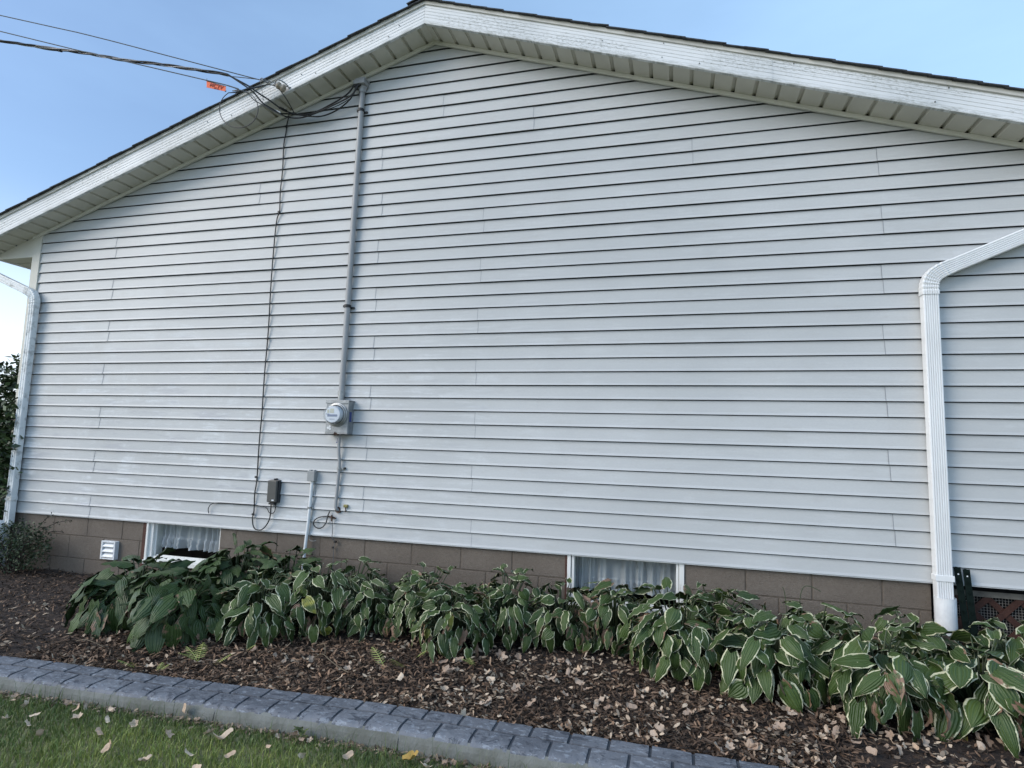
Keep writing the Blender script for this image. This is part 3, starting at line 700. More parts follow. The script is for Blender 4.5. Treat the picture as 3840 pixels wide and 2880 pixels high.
mb.lathe((.905, -.095, .861), (0, -1, 0), [(0, .010), (.003, .010), (.003, 0)], 12); mb.build('seal_stickers', M_LABEL, m_)
mb = MB(); mb.box(.948, .972, -.10, -.06, .808, .830); mb.tube([(.955, -.10, .835), (.952, -.108, .82), (.96, -.10, .808)], .004, 6); mb.build('latch', M_RUST, m_, bevel=.002)

c = thing('grey_cable_conduit', 'thin grey conduit dropping from the meter box and bending into the wall', 'conduit', (.965, -.03, .21))
mb = MB(); mb.tube([(.966, -.05, .822), (.966, -.045, .70), (.972, -.035, .60), (.972, -.033, .54), (.968, -.033, .40), (.963, -.033, .28), (.964, -.034, .235), (.970, -.028, .213), (.978, -.004, .206)], .0125, 12, smooth=4); mb.build('pipe', M_COND, c, smooth=True)
mb = MB(); mb.lathe((.976, -.020, .208), (0, 1, 0), [(0, .012), (.0, .024), (.008, .026), (.018, .026)], 14); mb.build('wall_gland', M_RUST, c)
mb = MB(); mb.lathe((.972, -.034, .535), (0, 0, 1), [(0, .012), (0, .016), (.016, .016), (.016, .012)], 12); mb.box(.985, 1.008, -.03, -.012, .536, .549); mb.build('pipe_clip', M_GALV, c)
mb = MB(); mb.box(1.010, 1.022, -.032, -.012, .537, .552); mb.build('clip_screw', M_BLACK, c)

t = thing('telephone_box', 'dark grey plastic telephone connection box low on the siding left of the white pipe', 'utility box', (.39, 0, .235))
mb = MB(); mb.box(.335, .425, -.040, -.004, .238, .425); mb.build('box_base', M_TELB, t, bevel=.004)
mb = MB(); mb.box(.332, .418, -.066, -.041, .242, .422); mb.build('box_cover', M_TEL, t, bevel=.006)
mb = MB(); mb.box(.372, .390, -.045, -.004, .4225, .437); mb.build('mounting_tab', M_TELB, t, bevel=.002)
mb = MB(); mb.box(.345, .395, -.055, -.012, .222, .2378); mb.build('cable_entry', M_TELB, t, bevel=.002)
mb = MB(); mb.box(.322, .332, -.05, -.03, .325, .338); mb.build('side_catch', M_TELB, t, bevel=.002)
mb = MB(); mb.box(.380, .402, -.0672, -.0662, .254, .264); mb.build('badge', M_LABEL, t)
t = thing('junction_box', 'small light grey junction box on top of the thin white pipe', 'utility box', (.735, 0, .43))
mb = MB(); mb.box(.700, .762, -.052, -.004, .432, .512); mb.build('box_body', M_JB, t, bevel=.005)
mb = MB(); mb.box(.698, .764, -.060, -.0525, .430, .514); mb.build('box_lid', M_JB, t, bevel=.003)
for x in (.715, .747): mb = MB(); mb.box(x-.009, x+.009, -.05, -.02, .5125, .522); mb.build('lid_tab', M_JB, t, bevel=.002)
t = thing('thin_white_pipe', 'thin white plastic pipe rising from the hostas to the small junction box', 'pipe', (.70, -.03, -.5))
mb = MB(); mb.tube([(.690, -.035, -.52), (.703, -.032, -.14), (.718, -.030, .1), (.730, -.030, .43)], .0128, 12, smooth=4); mb.build('pipe', M_PVC, t, smooth=True)
mb = MB(); mb.lathe((.7225, -.031, .208), (0, 0, 1), [(0, .0128), (0, .017), (.014, .017), (.014, .0128)], 12); mb.box(.698, .752, -.03, -.012, .211, .219); mb.build('pipe_strap', M_GALV, t)
mb = MB(); mb.tube([(.745, -.03, .43), (.752, -.02, .38), (.758, -.016, .30), (.742, -.016, .20), (.728, -.016, .05), (.728, -.018, -.03), (.75, -.02, -.052), (.79, -.012, -.048)], .0022, 5)
mb.tube([(.748, -.03, .43), (.762, -.02, .41), (.770, -.02, .385), (.763, -.02, .372)], .0022, 5); tag(mb.build('grey_wire', M_JB), 'thin pale wire trailing down beside the white pipe', 'wire')

# cable down the wall and its loop
def tubething(name, label, cat, pts, r, m, n=7, sm=4, group=None):
    mb = MB(); mb.tube(pts, r, n, smooth=sm); return tag(mb.build(name, m, smooth=True), label, cat, group)
tubething('wall_cable', 'thin black cable running down the siding and looping into the dark grey box', 'cable',
    [(.27, -.06, 3.655), (.238, -.03, 3.62), (.225, -.022, 3.585), (.222, -.024, 3.5), (.210, -.024, 3.40), (.217, -.024, 3.16), (.21, -.024, 2.96), (.218, -.024, 2.80), (.216, -.024, 2.76), (.192, -.024, 2.66), (.186, -.026, 2.18), (.194, -.024, 1.70), (.190, -.026, 1.33), (.192, -.024, 1.0),
     (.190, -.028, .71), (.190, -.022, .43), (.182, -.026, .30), (.186, -.024, .16), (.182, -.03, .10), (.198, -.034, .035), (.235, -.036, .006), (.285, -.036, .012), (.33, -.036, .055), (.356, -.036, .12), (.358, -.036, .225)], .0052, M_BLKC)
for z, x in ((2.77, .217), (1.63, .194), (.44, .186), (.13, .184), (3.57, .224)):
    mb = MB(); mb.box(x-.012, x+.006, -.034, -.018, z-.008, z+.008); tag(mb.build('cable_clip', M_BLACK, bevel=.002), {2.77: 'black cable clip on the wall cable high above the telephone box', 1.63: 'black cable clip on the wall cable level with the downspout elbow middle', .44: 'black cable clip on the wall cable just left of the telephone box top', .13: 'black cable clip on the wall cable just above its loop', 3.57: 'black cable clip holding the wall cable right under the eave'}[z], 'clip', 'clips of the wall cable')
tubething('thin_cable', 'thin dark cable lying along the siding left of the telephone box, its free end curled', 'cable',
    [(-.262, -.03, .112), (-.272, -.03, .15), (-.252, -.026, .188), (-.20, -.022, .204), (-.1, -.020, .2065), (.05, -.020, .2065), (.18, -.020, .2065), (.30, -.024, .192), (.335, -.03, .158), (.365, -.034, .146), (.392, -.03, .165), (.398, -.03, .222)], .0034, M_BLKC)
tubething('coiled_cable', 'black cable bent in a loop on the siding right of the white pipe', 'cable',
    [(.905, -.022, .195), (.893, -.03, .155), (.884, -.034, .105), (.856, -.034, .068), (.812, -.034, .055), (.772, -.034, .080), (.776, -.03, .118), (.818, -.026, .143), (.883, -.022, .153), (.93, -.02, .152), (.955, -.02, .145)], .0048, M_BLKC)
tubething('ground_wire', 'thin dark wire hanging from the siding down the block foundation into the hostas', 'wire',
    [(.935, -.03, .172), (.934, -.03, .15), (.945, -.03, .046), (.944, -.028, -.012), (.962, -.012, -.049), (.950, -.006, -.097), (.953, -.006, -.2), (.949, -.004, -.42)], .0028, M_GREYW)
t = thing('cable_connector', 'small metal connector with a cross piece on the siding beside the black cable loop', 'connector', (.935, -.02, .14))
mb = MB(); mb.tube([(.905, -.03, .150), (.968, -.03, .142)], .0045, 8, smooth=0); mb.tube([(.934, -.036, .168), (.936, -.036, .118)], .0065, 8, smooth=0); mb.build('connector_body', M_RUST, t)
mb = MB(); mb.box(.955, .975, -.022, -.002, -.052, -.036); tag(mb.build('ground_clamp', M_BLACK, bevel=.002), 'upper small black clamp on the block foundation under the wire connector', 'clamp')
mb = MB(); mb.box(.938, .952, -.018, -.002, -.098, -.084); tag(mb.build('ground_clamp', M_BLACK, bevel=.002), 'lower small black clamp on the block foundation just above the hostas', 'clamp')
t = thing('brass_clamp', 'small yellowish brass grounding clamp beside the conduit end', 'clamp', (1.05, -.02, .23))
mb = MB(); mb.box(1.032, 1.066, -.035, -.014, .233, .256); mb.build('clamp_body', M_BRASS, t, bevel=.003)
mb = MB(); mb.tube([(1.060, -.03, .238), (1.047, -.026, .226), (1.050, -.022, .205)], .0035, 6); mb.lathe((1.05, -.026, .198), (0, 0, 1), [(0, 0), (0, .006), (.010, .006), (.01, 0)], 8); mb.build('clamp_screw', M_RUST, t)
mb = MB(); mb.box(.930, .939, -.020, -.0165, .757, .785); mb.box(.924, .934, -.020, -.0165, .748, .757); mb.box(.932, .944, -.020, -.0165, .785, .789); tag(mb.build('blue_tag', M_BLUE), 'tiny blue seal tag on the siding under the meter box', 'tag')

# ------------------------------------------------------------------ overhead lines
A_KN = Vector((.335, -.30, 3.775))
def far(p, q, d):  # carry the line on beyond the frame towards the street
    v_ = (Vector(p)-Vector(q)); return Vector(p)+v_.normalized()*d
k_ = .651
def sp(x, y, Y): return at(x*k_, y*k_, Y)
def sag(a, b, s, n=8): return [a.lerp(b, i/n) - Vector((0, 0, s*4*(i/n)*(1-i/n))) for i in range(n+1)]
# telephone line (top)
p = [sp(0, 88, -.85), sp(500, 200, -.72), sp(1000, 330, -.56), sp(1500, 461, -.36)]
p = [far(p[0], p[1], 14), far(p[0], p[1], 6)] + p
tubething('telephone_line', 'thin upper overhead line crossing the sky to the hook on the eave', 'cable', p, .0042, M_GREYW, 6)
# tv line with its tag
p = [sp(0, 180, -.95), sp(450, 290, -.86), sp(750, 360, -.78), sp(1187, 462, -.66)]
p = [far(p[0], p[1], 14), far(p[0], p[1], 6)] + p
e0 = sp(1187, 462, -.66); e1 = sp(1310, 492, -.62); e2 = sp(1385, 520, -.58)
tubething('tv_line', 'thin lower overhead line carrying the orange tag', 'cable', p + [e1, e2, at(700+700*.3255, 200+455*.3255, -.5), at(700+780*.3255, 200+540*.3255, -.42), at(700+900*.3255, 200+605*.3255, -.34), at(700+1010*.3255, 200+670*.3255, -.24), at(700+1150*.3255, 200+735*.3255, -.10), Vector((.27, -.065, 3.655))], .0042, M_GREYW, 6)
tg = thing('cable_tag', 'bright orange cable company tag hanging on the lower overhead line', 'tag', tuple(e0))
a = at(775, 304, -.655); b = at(847, 324, -.625); cc = at(846, 343, -.625); d_ = at(775, 328, -.655)
ux = (b-a).normalized(); un = Vector((0, -1, 0)); un = (un-ux*un.dot(ux)).normalized()
mb = MB(); th = un*.0012
mb.poly([a+th, d_+th, cc+th, b+th]); mb.poly([a-th, b-th, cc-th, d_-th]); mb.poly([a+th, b+th, b-th, a-th]); mb.poly([d_+th, d_-th, cc-th, cc+th]); mb.poly([a+th, a-th, d_-th, d_+th]); mb.poly([b+th, cc+th, cc-th, b-th])
mb.build('tag_plate', M_ORANGE, tg)
def tagtext(s, size, u0, v0, nm):
    cu = bpy.data.curves.new(nm, 'FONT'); cu.body = s; cu.size = size; cu.extrude = .0003; cu.materials.append(M_INK); cu.align_x = 'CENTER'; cu.offset = size*.025
    o = bpy.data.objects.new(nm, cu); col.objects.link(o)
    uy = un.cross(ux)*1.0
    if uy.z < 0: uy = -uy
    vd = (d_-a)
    org = a + (b-a)*u0 + vd*v0 + un*.0022
    o.matrix_world = Matrix(((ux.x, uy.x, un.x, org.x), (ux.y, uy.y, un.y, org.y), (ux.z, uy.z, un.z, org.z), (0, 0, 0, 1)))
    dg = bpy.context.evaluated_depsgraph_get(); me = bpy.data.meshes.new_from_object(o.evaluated_get(dg)); me.materials.clear(); me.materials.append(M_INK)
    mw = o.matrix_world.copy(); bpy.data.objects.remove(o)
    o2 = bpy.data.objects.new(nm, me); col.objects.link(o2); o2.parent = tg; o2.matrix_parent_inverse = tg.matrix_world.inverted(); o2.matrix_world = mw
tagtext('MCTV', .044, .48, .68, 'lettering')
tagtext('330 2345', .013, .50, .90, 'lettering')
mb = MB(); mb.tube([a, b], .0032, 6, smooth=0); mb.tube([a, a+Vector((0, 0, .022))], .002, 5, smooth=0); mb.tube([cc+Vector((-.006, 0, 0)), cc+Vector((.006, 0, .004))], .004, 6, smooth=0); mb.build('tag_fixing', M_GREYW, tg)
tubething('span_clamp', 'short pale metal wedge clamp gripping the line right of the orange tag', 'clamp', [e1, at(700+600*.3255, 200+410*.3255, -.57)], .0052, M_ALU, 6, 0)
# service drop: two black conductors twisted round a bare one
base = [sp(0, 235, -.80), sp(220, 270, -.74), sp(440, 298, -.68), sp(700, 343, -.61), sp(950, 375, -.54), sp(1200, 412, -.47), sp(1310, 432, -.43)]
base = [far(base[0], base[1], 14), far(base[0], base[1], 7)] + base
def resample(pts, n):
    out = []
    for i in range(len(pts)-1):
        p0, p1, p2, p3 = pts[max(i-1, 0)], pts[i], pts[i+1], pts[min(i+2, len(pts)-1)]
        for k in range(n):
            t_ = k/n; out.append(.5*((2*p1)+(-p0+p2)*t_+(2*p0-5*p1+4*p2-p3)*t_*t_+(-p0+3*p1-3*p2+p3)*t_**3))
    out.append(pts[-1]); return out
bs = resample(base, 18)
drop = thing('service_drop', 'thick twisted power cable bundle of two black wires and a bare one reaching the eave', 'cable', tuple(base[2]))
ln = 0; cum = [0]
for i in range(1, len(bs)): ln += (bs[i]-bs[i-1]).length; cum.append(ln)
def qz(x, y, Y): return at(700+x*.3255, 200+y*.3255, Y)
tails = [[qz(560, 265, -.42), qz(720, 380, -.40), qz(830, 460, -.36), qz(960, 545, -.31), qz(1080, 635, -.20), qz(1150, 670, -.13), qz(1300, 705, -.10), qz(1450, 690, -.10), qz(1640, 600, -.10), qz(1850, 470, -.10), qz(1940, 345, -.09)],
         [qz(540, 262, -.43), qz(700, 395, -.41), qz(780, 460, -.38), qz(880, 575, -.33), qz(1010, 655, -.22), qz(1130, 725, -.12), qz(1300, 745, -.10), qz(1480, 690, -.10), qz(1680, 600, -.10), qz(1900, 480, -.10), qz(1965, 345, -.09)],
         [qz(520, 255, -.42), qz(700, 285, -.38), qz(860, 305, -.34), qz(950, 320, -.32), A_KN]]
for j, (ph, m2, r_) in enumerate(((0, M_BLKC, .0068), (2.1, M_BLKC, .0068), (4.2, M_ALU, .0045))):
    pts = []
    for i, q in enumerate(bs):
        T_ = (bs[min(i+1, len(bs)-1)]-bs[max(i-1, 0)]).normalized(); U_ = T_.cross(Vector((0, 0, 1))).normalized(); V_ = U_.cross(T_)
        an = cum[i]/.62*2*PI+ph; pts.append(q + (U_*math.cos(an)+V_*math.sin(an))*.0085)
    mb = MB(); mb.tube(pts, r_, 6, smooth=2); mb.tube([pts[-1]]+tails[j][1:], r_*(1.0 if j < 2 else .8), 6, smooth=6); mb.build('conductor', m2, drop, smooth=True)
mb = MB(); mb.tube([qz(1400, 725, -.10), qz(1550, 725, -.10), qz(1720, 660, -.10), qz(1880, 530, -.10), qz(1985, 345, -.09)], .0062, 6, smooth=6)
mb.tube([qz(1080, 695, -.16), qz(1220, 700, -.12), qz(1400, 725, -.10)], .0062, 6, smooth=6)
mb.tube([qz(1100, 700, -.14), qz(1450, 690, -.08), qz(1700, 620, -.08), qz(1870, 530, -.09)], .0035, 6, smooth=6); mb.build('neutral_conductor', M_BLKC, drop, smooth=True)
for pnt in ((1130, 655, -.14), (1060, 680, -.17), (1245, 695, -.10), (1090, 635, -.19)):
    mb = MB(); q = qz(*pnt); mb.tube([q-Vector((.018, 0, -.008)), q+Vector((.018, 0, -.008))], .011, 8, smooth=0); mb.build('splice_sleeve', M_BLACK, drop)
mb = MB(); q = qz(1045, 672, -.18); mb.tube([q-Vector((.03, 0, -.018)), q+Vector((.03, 0, -.010))], .007, 8, smooth=0); mb.build('splice_tape', M_LABEL, drop)
# hardware on the fascia
kn = thing('insulator_knob', 'stained porcelain insulator screwed to the left fascia where the power cable arrives', 'insulator', (.36, -.25, 3.74))
kp = Vector((.365, -.275, 3.765))
mb = MB(); mb.lathe(kp+Vector((-.045, -.035, .012)), Vector((.75, .25, -.42)), [(0, 0), (0, .018), (.012, .030), (.022, .030), (.034, .020), (.046, .020), (.056, .033), (.070, .033), (.078, .020), (.079, 0)], 20); mb.build('porcelain_body', M_PORC, kn, smooth=False)
mb = MB(); mb.tube([kp+Vector((-.06, -.04, .03)), kp+Vector((-.02, -.06, .04)), kp+Vector((.03, -.03, .02)), kp+Vector((.04, .02, 0))], .006, 8); mb.tube([kp+Vector((-.10, -.03, .02)), kp+Vector((-.03, -.02, .018)), kp+Vector((.05, .026, .01))], .005, 8); mb.build('iron_strap', M_GALV, kn, smooth=True)
hk = thing('line_hook', 'small dark wire hook at the roof edge holding the upper overhead line', 'hook', (.14, -.30, 3.83))
h0 = sp(1500, 461, -.36)
mb = MB(); mb.tube([h0+Vector((.012+.013*math.cos(t_), 0, .016*math.sin(t_))) for t_ in np.linspace(0, 2*PI, 12)], .0042, 6, smooth=2)
mb.tube([h0+Vector((.02, 0, -.01)), h0+Vector((.05, .03, -.012)), qz(950, 320, -.31)], .005, 6); mb.tube([h0+Vector((.0, 0, -.01)), h0+Vector((.005, .02, -.07)), h0+Vector((.02, .03, -.16))], .002, 5); mb.build('hook_wire', M_GREYW, hk, smooth=True)
tubething('drip_wire', 'thin black wire curving from the eave hook down under the soffit', 'wire', [qz(700, 430, -.42), qz(780, 395, -.36), qz(880, 370, -.32), qz(960, 362, -.30), qz(1040, 390, -.30), qz(1110, 470, -.29), qz(1170, 560, -.22), qz(1230, 670, -.08)], .0044, M_BLKC)
tubething('wrapped_wire', 'black taped wire along the roof edge between the tag and the insulator', 'wire', [qz(475, 455, -.52), qz(560, 450, -.50), qz(620, 435, -.47), qz(700, 410, -.42), qz(800, 395, -.37), qz(900, 370, -.32)], [.003, .005, .0065, .007, .006, .006], M_BLKC)
lc = [qz(600+222*math.cos(a_), 640+218*math.sin(a_), -.44) for a_ in np.linspace(-1.9, 4.15, 26)]
tubething('loose_wire_loop', 'thin wire hanging in a large open circle in front of the left fascia', 'wire', [qz(640, 430, -.48)] + lc[::1] , .0036, M_BLKC, 6, 3)

# ------------------------------------------------------------------ right end: posts, lattice
for i, (x, zt, ln_) in enumerate(((5.270, .108, .045), (5.318, .098, .020))):
    t = thing('steel_post', ('dark green steel fence post leaning on the siding right behind the downspout' if i == 0 else 'dark green steel fence post nearer the lattice, right of its twin'), 'post', (x+ln_, -.1, -.6), 'green steel fence posts')
    a = Vector((x, -.050, zt)); b = Vector((x+ln_*.8, -.14, -.62)); M3 = MB()
    M3.beam(b, a, .036, .005, upv=(0, 1, 0)); M3.beam(b+Vector((0, .014, 0)), a+Vector((0, .014, 0)), .005, .024, upv=(0, 1, 0)); M3.build('post_profile', M_GREENP, t)
    for k in range(12):
        mb = MB(); q = a.lerp(b, .03+k*.08); mb.box(q.x-.005, q.x+.005, q.y-.0095, q.y-.003, q.z-.007, q.z+.007); mb.build('post_stud', M_GREENP, t)
    mb = MB(); q = a.lerp(b, .055); mb.lathe((q.x, q.y-.0035, q.z), (0, -1, 0), [(0, .0045), (.0008, .0045), (.0008, 0)], 10); mb.build('post_hole', M_LABEL, t)
la = thing('lattice_panel', 'reddish brown diagonal wooden lattice skirting below the siding at the right end', 'lattice', (5.7, .1, -.62))
mb = MB(); yl = .075; x0, x1, z0, z1 = 5.18, 6.6, -.66, -.075; pit = .170; wd = .036
for dr, yy in ((1, yl), (-1, yl+.008)):
    k = -12
    while k < 16:
        # line: x = xk + dr*(z-z0)
        xk = x0 + k*pit + (.06 if dr == 1 else .02); pa = (xk, z0); pb = (xk+dr*(z1-z0), z1)
        k += 1
        ts = []
        def cl(pa, pb):
            t0, t1 = 0, 1; dx = pb[0]-pa[0]
            for lim, s_ in ((x0, 1), (x1, -1)):
                da = (pa[0]-lim)*s_; db = (pb[0]-lim)*s_
                if da < 0 and db < 0: return None
                if da < 0: t0 = max(t0, da/(da-db))
                if db < 0: t1 = min(t1, da/(da-db))
            return (t0, t1) if t1-t0 > .03 else None
        r_ = cl(pa, pb)
        if not r_: continue
        A_ = [pa[j]+(pb[j]-pa[j])*r_[0] for j in (0, 1)]; B_ = [pa[j]+(pb[j]-pa[j])*r_[1] for j in (0, 1)]
        mb.beam((A_[0], yy, A_[1]), (B_[0], yy, B_[1]), .007, wd, upv=(1, 0, 0))
mb.build('lattice_strips', M_LATT, la)
mb = MB(); mb.box(x0, x1, yl-.012, yl-.005, z1-.004, z1+.03); mb.build('lattice_rail', mat('weathered_board', (.16, .15, .13), .9, .4, 20), la)
mb = MB()
for k in range(int((x1-x0)/.0165)): mb.beam((x0+k*.0165, yl+.02, z0), (x0+k*.0165, yl+.02, z1), .0022, .0022)
for k in range(int((z1-z0)/.0165)): mb.beam((x0, yl+.022, z0+k*.0165), (x1, yl+.022, z0+k*.0165), .0022, .0022)
mb.build('wire_mesh', M_MESH, la)
mb = MB(); mb.box(x0-.02, x1, yl+.2, yl+.22, -.7, .0); mb.box(x0-.02, x0-.01, .02, yl+.2, -.7, 0); mb.build('dark_back', M_DARK, la)

# ------------------------------------------------------------------ garden edging
def edge_pt(s_):
    # position along PATH (by x), tangent, outward (towards the lawn) normal
    x = s_; y = curb_sm(x); y2 = curb_sm(x+.01); t_ = Vector((.01, y2-y, 0)).normalized(); n_ = Vector((t_.y, -t_.x, 0)); return Vector((x, y, 0)), t_, n_
_xs = np.linspace(-4.2, 8, 400); _ys = np.array([curb_back(x) for x in _xs]); _k = np.hanning(41); _k /= _k.sum()
_ysm = np.convolve(np.pad(_ys, 20, mode='edge'), _k, 'valid')
def curb_sm(x): return float(np.interp(x, _xs, _ysm))
def cz(x): return -.557 - .004*math.sin(x*2.1) - .012*max(0, -x)/3
edging = thing('garden_edging', 'grey cast concrete garden edging stamped like two rows of bricks between lawn and mulch', 'edging', (1.5, -1.6, -.66))
Wc = .244
jx = [-4.2, -3.2, -2.25, -1.35, -.45, .47, 1.40, 2.38, 3.35, 4.3, 5.3, 6.3, 8.0]
mb = MB()
pf = [(0.0, -.10), (0.0, -.010), (.006, -.0055), (.212, -.0055), (.230, -.010), (.242, -.020), (.252, -.040), (.260, -.075), (.264, -.14)]
for j in range(len(jx)-1):
    a0, a1 = jx[j]+.0018, jx[j+1]-.0018; n = 24; rows = []
    for i in range(n+1):
        x = a0+(a1-a0)*i/n; p_, t_, n_ = edge_pt(x)
        rows.append([p_+n_*o_+Vector((0, 0, cz(x)+dz+.003*mnoise.noise(Vector((x*3, o_*9, 1))))) for o_, dz in pf])
    # material: joints on top, plain concrete on the face
    b_ = len(mb.f); mb.quad_grid(rows, 0)
    for q in range(b_, len(mb.f)):
        cidx = (q-b_) % (len(pf)-1); mb.m[q] = 1 if cidx >= 4 else 0
mb.build('concrete_base', [M_JOINT, M_CONC], edging, smooth=False)
mb = MB(); BL = .176
def brick(xa, xb, o0, o1, nose):
    nx_, ny_ = 14, 9 if not nose else 14; rows = []
    for i in range(-1, nx_+2):
        fx = min(max(i, 0), nx_)/nx_; x = xa+(xb-xa)*fx; row = []
        p_, t_, n_ = edge_pt(x)
        for j in range(-1, ny_+2):
            fy = min(max(j, 0), ny_)/ny_; o_ = o0+(o1-o0)*fy; h = 0
            if nose:
                q = max(0, (fy-.62)/.38); h = -.048*q**2.0; o_ = o0+(o1-o0)*(fy if fy < .62 else .62+.38*math.sin(q*PI/2)*1.0)
            ed = (i < 0 or i > nx_ or j < 0 or j > ny_); edge_in = (i in (0, nx_) or j in (0, ny_))
            dz = h + (-.010 if ed else (-.0008 if edge_in else 0)) + (.0028*mnoise.noise(Vector((x*17, o_*23, 3))) + .0016*mnoise.noise(Vector((x*45, o_*55, 8))) if not ed else 0)
            row.append(p_+n_*o_+Vector((0, 0, cz(x)+dz+.0015)))
        rows.append(row)
    mb.quad_grid(rows, 0)
x = -4.1; k = 0
while x < 7.6:
    L_ = BL*random.uniform(.96, 1.05)
    brick(x+.007, x+L_-.007, .004, .100, False); x += L_
x = -4.1+BL*.55
while x < 7.6:
    L_ = BL*random.uniform(.97, 1.05)
    brick(x+.007, x+L_-.007, .114, .248, True); x += L_
mb.build('stamped_brick_top', M_STAMP, edging, smooth=False)

# ------------------------------------------------------------------ grass
def grass_blades(n, xf, yf, hmin, hmax, wmin, wmax, tintf, keep=None):
    V = []; F = []; C = []
    for i in range(n):
        x = xf(); y = yf(x)
        if keep and not keep(x, y): continue
        h = random.uniform(hmin, hmax); w0 = random.uniform(wmin, wmax); a_ = random.uniform(0, 2*PI); b_ = random.uniform(0, 2*PI); ben = random.uniform(.1, .75)*h
        dx, dy = math.cos(a_)*w0, math.sin(a_)*w0; ex, ey = math.cos(b_)*ben, math.sin(b_)*ben
        z = GZ; k = len(V)
        V += [(x-dx, y-dy, z), (x+dx, y+dy, z), (x-dx*.8+ex*.3, y-dy*.8+ey*.3, z+h*.55), (x+dx*.8+ex*.3, y+dy*.8+ey*.3, z+h*.55), (x+ex, y+ey, z+h*(1-.25*ben/h))]
        F += [(k, k+1, k+3, k+2), (k+2, k+3, k+4)]; t_ = tintf(x, y); C += [(t_, 0, 0, 1)]*5
    return V, F, C
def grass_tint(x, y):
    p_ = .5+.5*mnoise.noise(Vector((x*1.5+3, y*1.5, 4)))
    sun_patch = max(0, min(1, (-1.87-y+.10*mnoise.noise(Vector((x*3, y*3, 1))))/.14))*max(0, min(1, (x-.75)/.4))  # patch of sunlight painted into the blades as a yellower tint
    t_ = .18+.22*p_+random.uniform(-.17, .20)+.55*sun_patch*random.uniform(.3, 1.2)
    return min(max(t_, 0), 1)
def lawn_keep(x, y):
    e = curb_sm(x)-.275
    return y < e and (y < e-.04 or random.random() < .35)
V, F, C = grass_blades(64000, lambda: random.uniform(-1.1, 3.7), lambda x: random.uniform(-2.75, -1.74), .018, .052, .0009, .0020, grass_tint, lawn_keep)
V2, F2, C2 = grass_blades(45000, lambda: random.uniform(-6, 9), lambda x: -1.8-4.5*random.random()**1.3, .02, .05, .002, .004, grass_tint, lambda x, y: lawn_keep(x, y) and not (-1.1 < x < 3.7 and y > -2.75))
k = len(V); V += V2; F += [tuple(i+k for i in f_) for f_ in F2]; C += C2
V2, F2, C2 = grass_blades(260, lambda: random.uniform(-.6, 3.2), lambda x: curb_sm(x)-.275-random.uniform(0, .05), .06, .13, .0007, .0013, lambda x, y: random.uniform(.0, .35))
k = len(V); V += V2; F += [tuple(i+k for i in f_) for f_ in F2]; C += C2
def raw(name, V, F, C, m, smooth=False):
    me = bpy.data.meshes.new(name); me.from_pydata(V, [], F); me.materials.append(m)
    a = me.color_attributes.new('tint', 'FLOAT_COLOR', 'POINT'); a.data.foreach_set('color', np.array(C, dtype=np.float32).ravel()); me.update()
    if smooth: me.polygons.foreach_set('use_smooth', [True]*len(F))
    o = bpy.data.objects.new(name, me); col.objects.link(o); return o
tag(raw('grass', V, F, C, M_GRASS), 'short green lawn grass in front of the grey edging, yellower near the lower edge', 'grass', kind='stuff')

# ------------------------------------------------------------------ mulch
def chips(n, xf, yf, l0, l1, w0, w1, tintf, lift=.02, zf=None, drift=False):
    V = []; F = []; C = []
    for i in range(n):
        x = xf(); y = yf(x)
        if drift and mnoise.noise(Vector((x*2.6, y*3.2, 11))) < random.uniform(-.35, .25): continue
        z = (zf if zf is not None else bed_z(x, y))+random.uniform(.0, lift)
        L = random.uniform(l0, l1); W = random.uniform(w0, w1); a_ = random.uniform(0, 2*PI); tilt = random.gauss(0, .35); rl = random.gauss(0, .5); cv = random.uniform(-.25, .45)*L
        d = Vector((math.cos(a_)*math.cos(tilt), math.sin(a_)*math.cos(tilt), math.sin(tilt))); s_ = Vector((-math.sin(a_), math.cos(a_), 0)); u_ = d.cross(s_); s2 = s_*math.cos(rl)+u_*math.sin(rl)
        o_ = Vector((x, y, z)); k = len(V)
        for t_, ww in ((-.5, .35), (-.17, 1), (.2, .9), (.5, .25)):
            p_ = o_+d*(L*t_)+Vector((0, 0, cv*(.25-t_*t_)))+s_*random.uniform(-.2, .2)*W
            V.append(tuple(p_-s2*W*ww*.5)); V.append(tuple(p_+s2*W*ww*.5))
        F += [(k, k+1, k+3, k+2), (k+2, k+3, k+5, k+4), (k+4, k+5, k+7, k+6)]; t_ = tintf(x, y); C += [(t_, 0, 0, 1)]*8
    return V, F, C
def mulch_t(x, y):
    b_ = .5+.5*mnoise.noise(Vector((x*1.2, y*1.2, 7)))
    pale = max(0, min(1, (1.35-abs(x-1.2))/.9))
    return max(0, min(1, random.betavariate(.75, 2.0)*(.50+.55*b_+.50*pale)))
ybed = lambda x: curb_sm(x)+.012+(-.02-curb_sm(x))*random.random()**1.15
V, F, C = chips(26000, lambda: random.uniform(-2.6, 6.0), ybed, .015, .046, .004, .011, mulch_t, .022)
V2, F2, C2 = chips(15000, lambda: random.uniform(-.2, 4.4), lambda x: curb_sm(x)+.008+.75*random.random()**1.1, .016, .052, .004, .013, mulch_t, .028)
k = len(V); V += V2; F += [tuple(i+k for i in f_) for f_ in F2]; C += C2
tag(raw('bark_mulch', V, F, C, M_MULCH), 'brown shredded bark mulch covering the planting bed', 'mulch', kind='stuff')
V, F, C = chips(5200, lambda: random.uniform(1.9, 5.3) if random.random() < .72 else random.uniform(-1.6, 2.2), lambda x: curb_sm(x)+.02+.95*random.random()**1.2, .016, .042, .008, .020, lambda x, y: random.uniform(.05, .95), .034, None, True)
V2, F2, C2 = chips(1500, lambda: random.uniform(-1.2, 3.4), lambda x: curb_sm(x)-.262-abs(random.gauss(0, .03)), .012, .035, .005, .014, lambda x, y: random.uniform(0, .5), .014, GZ+.004)
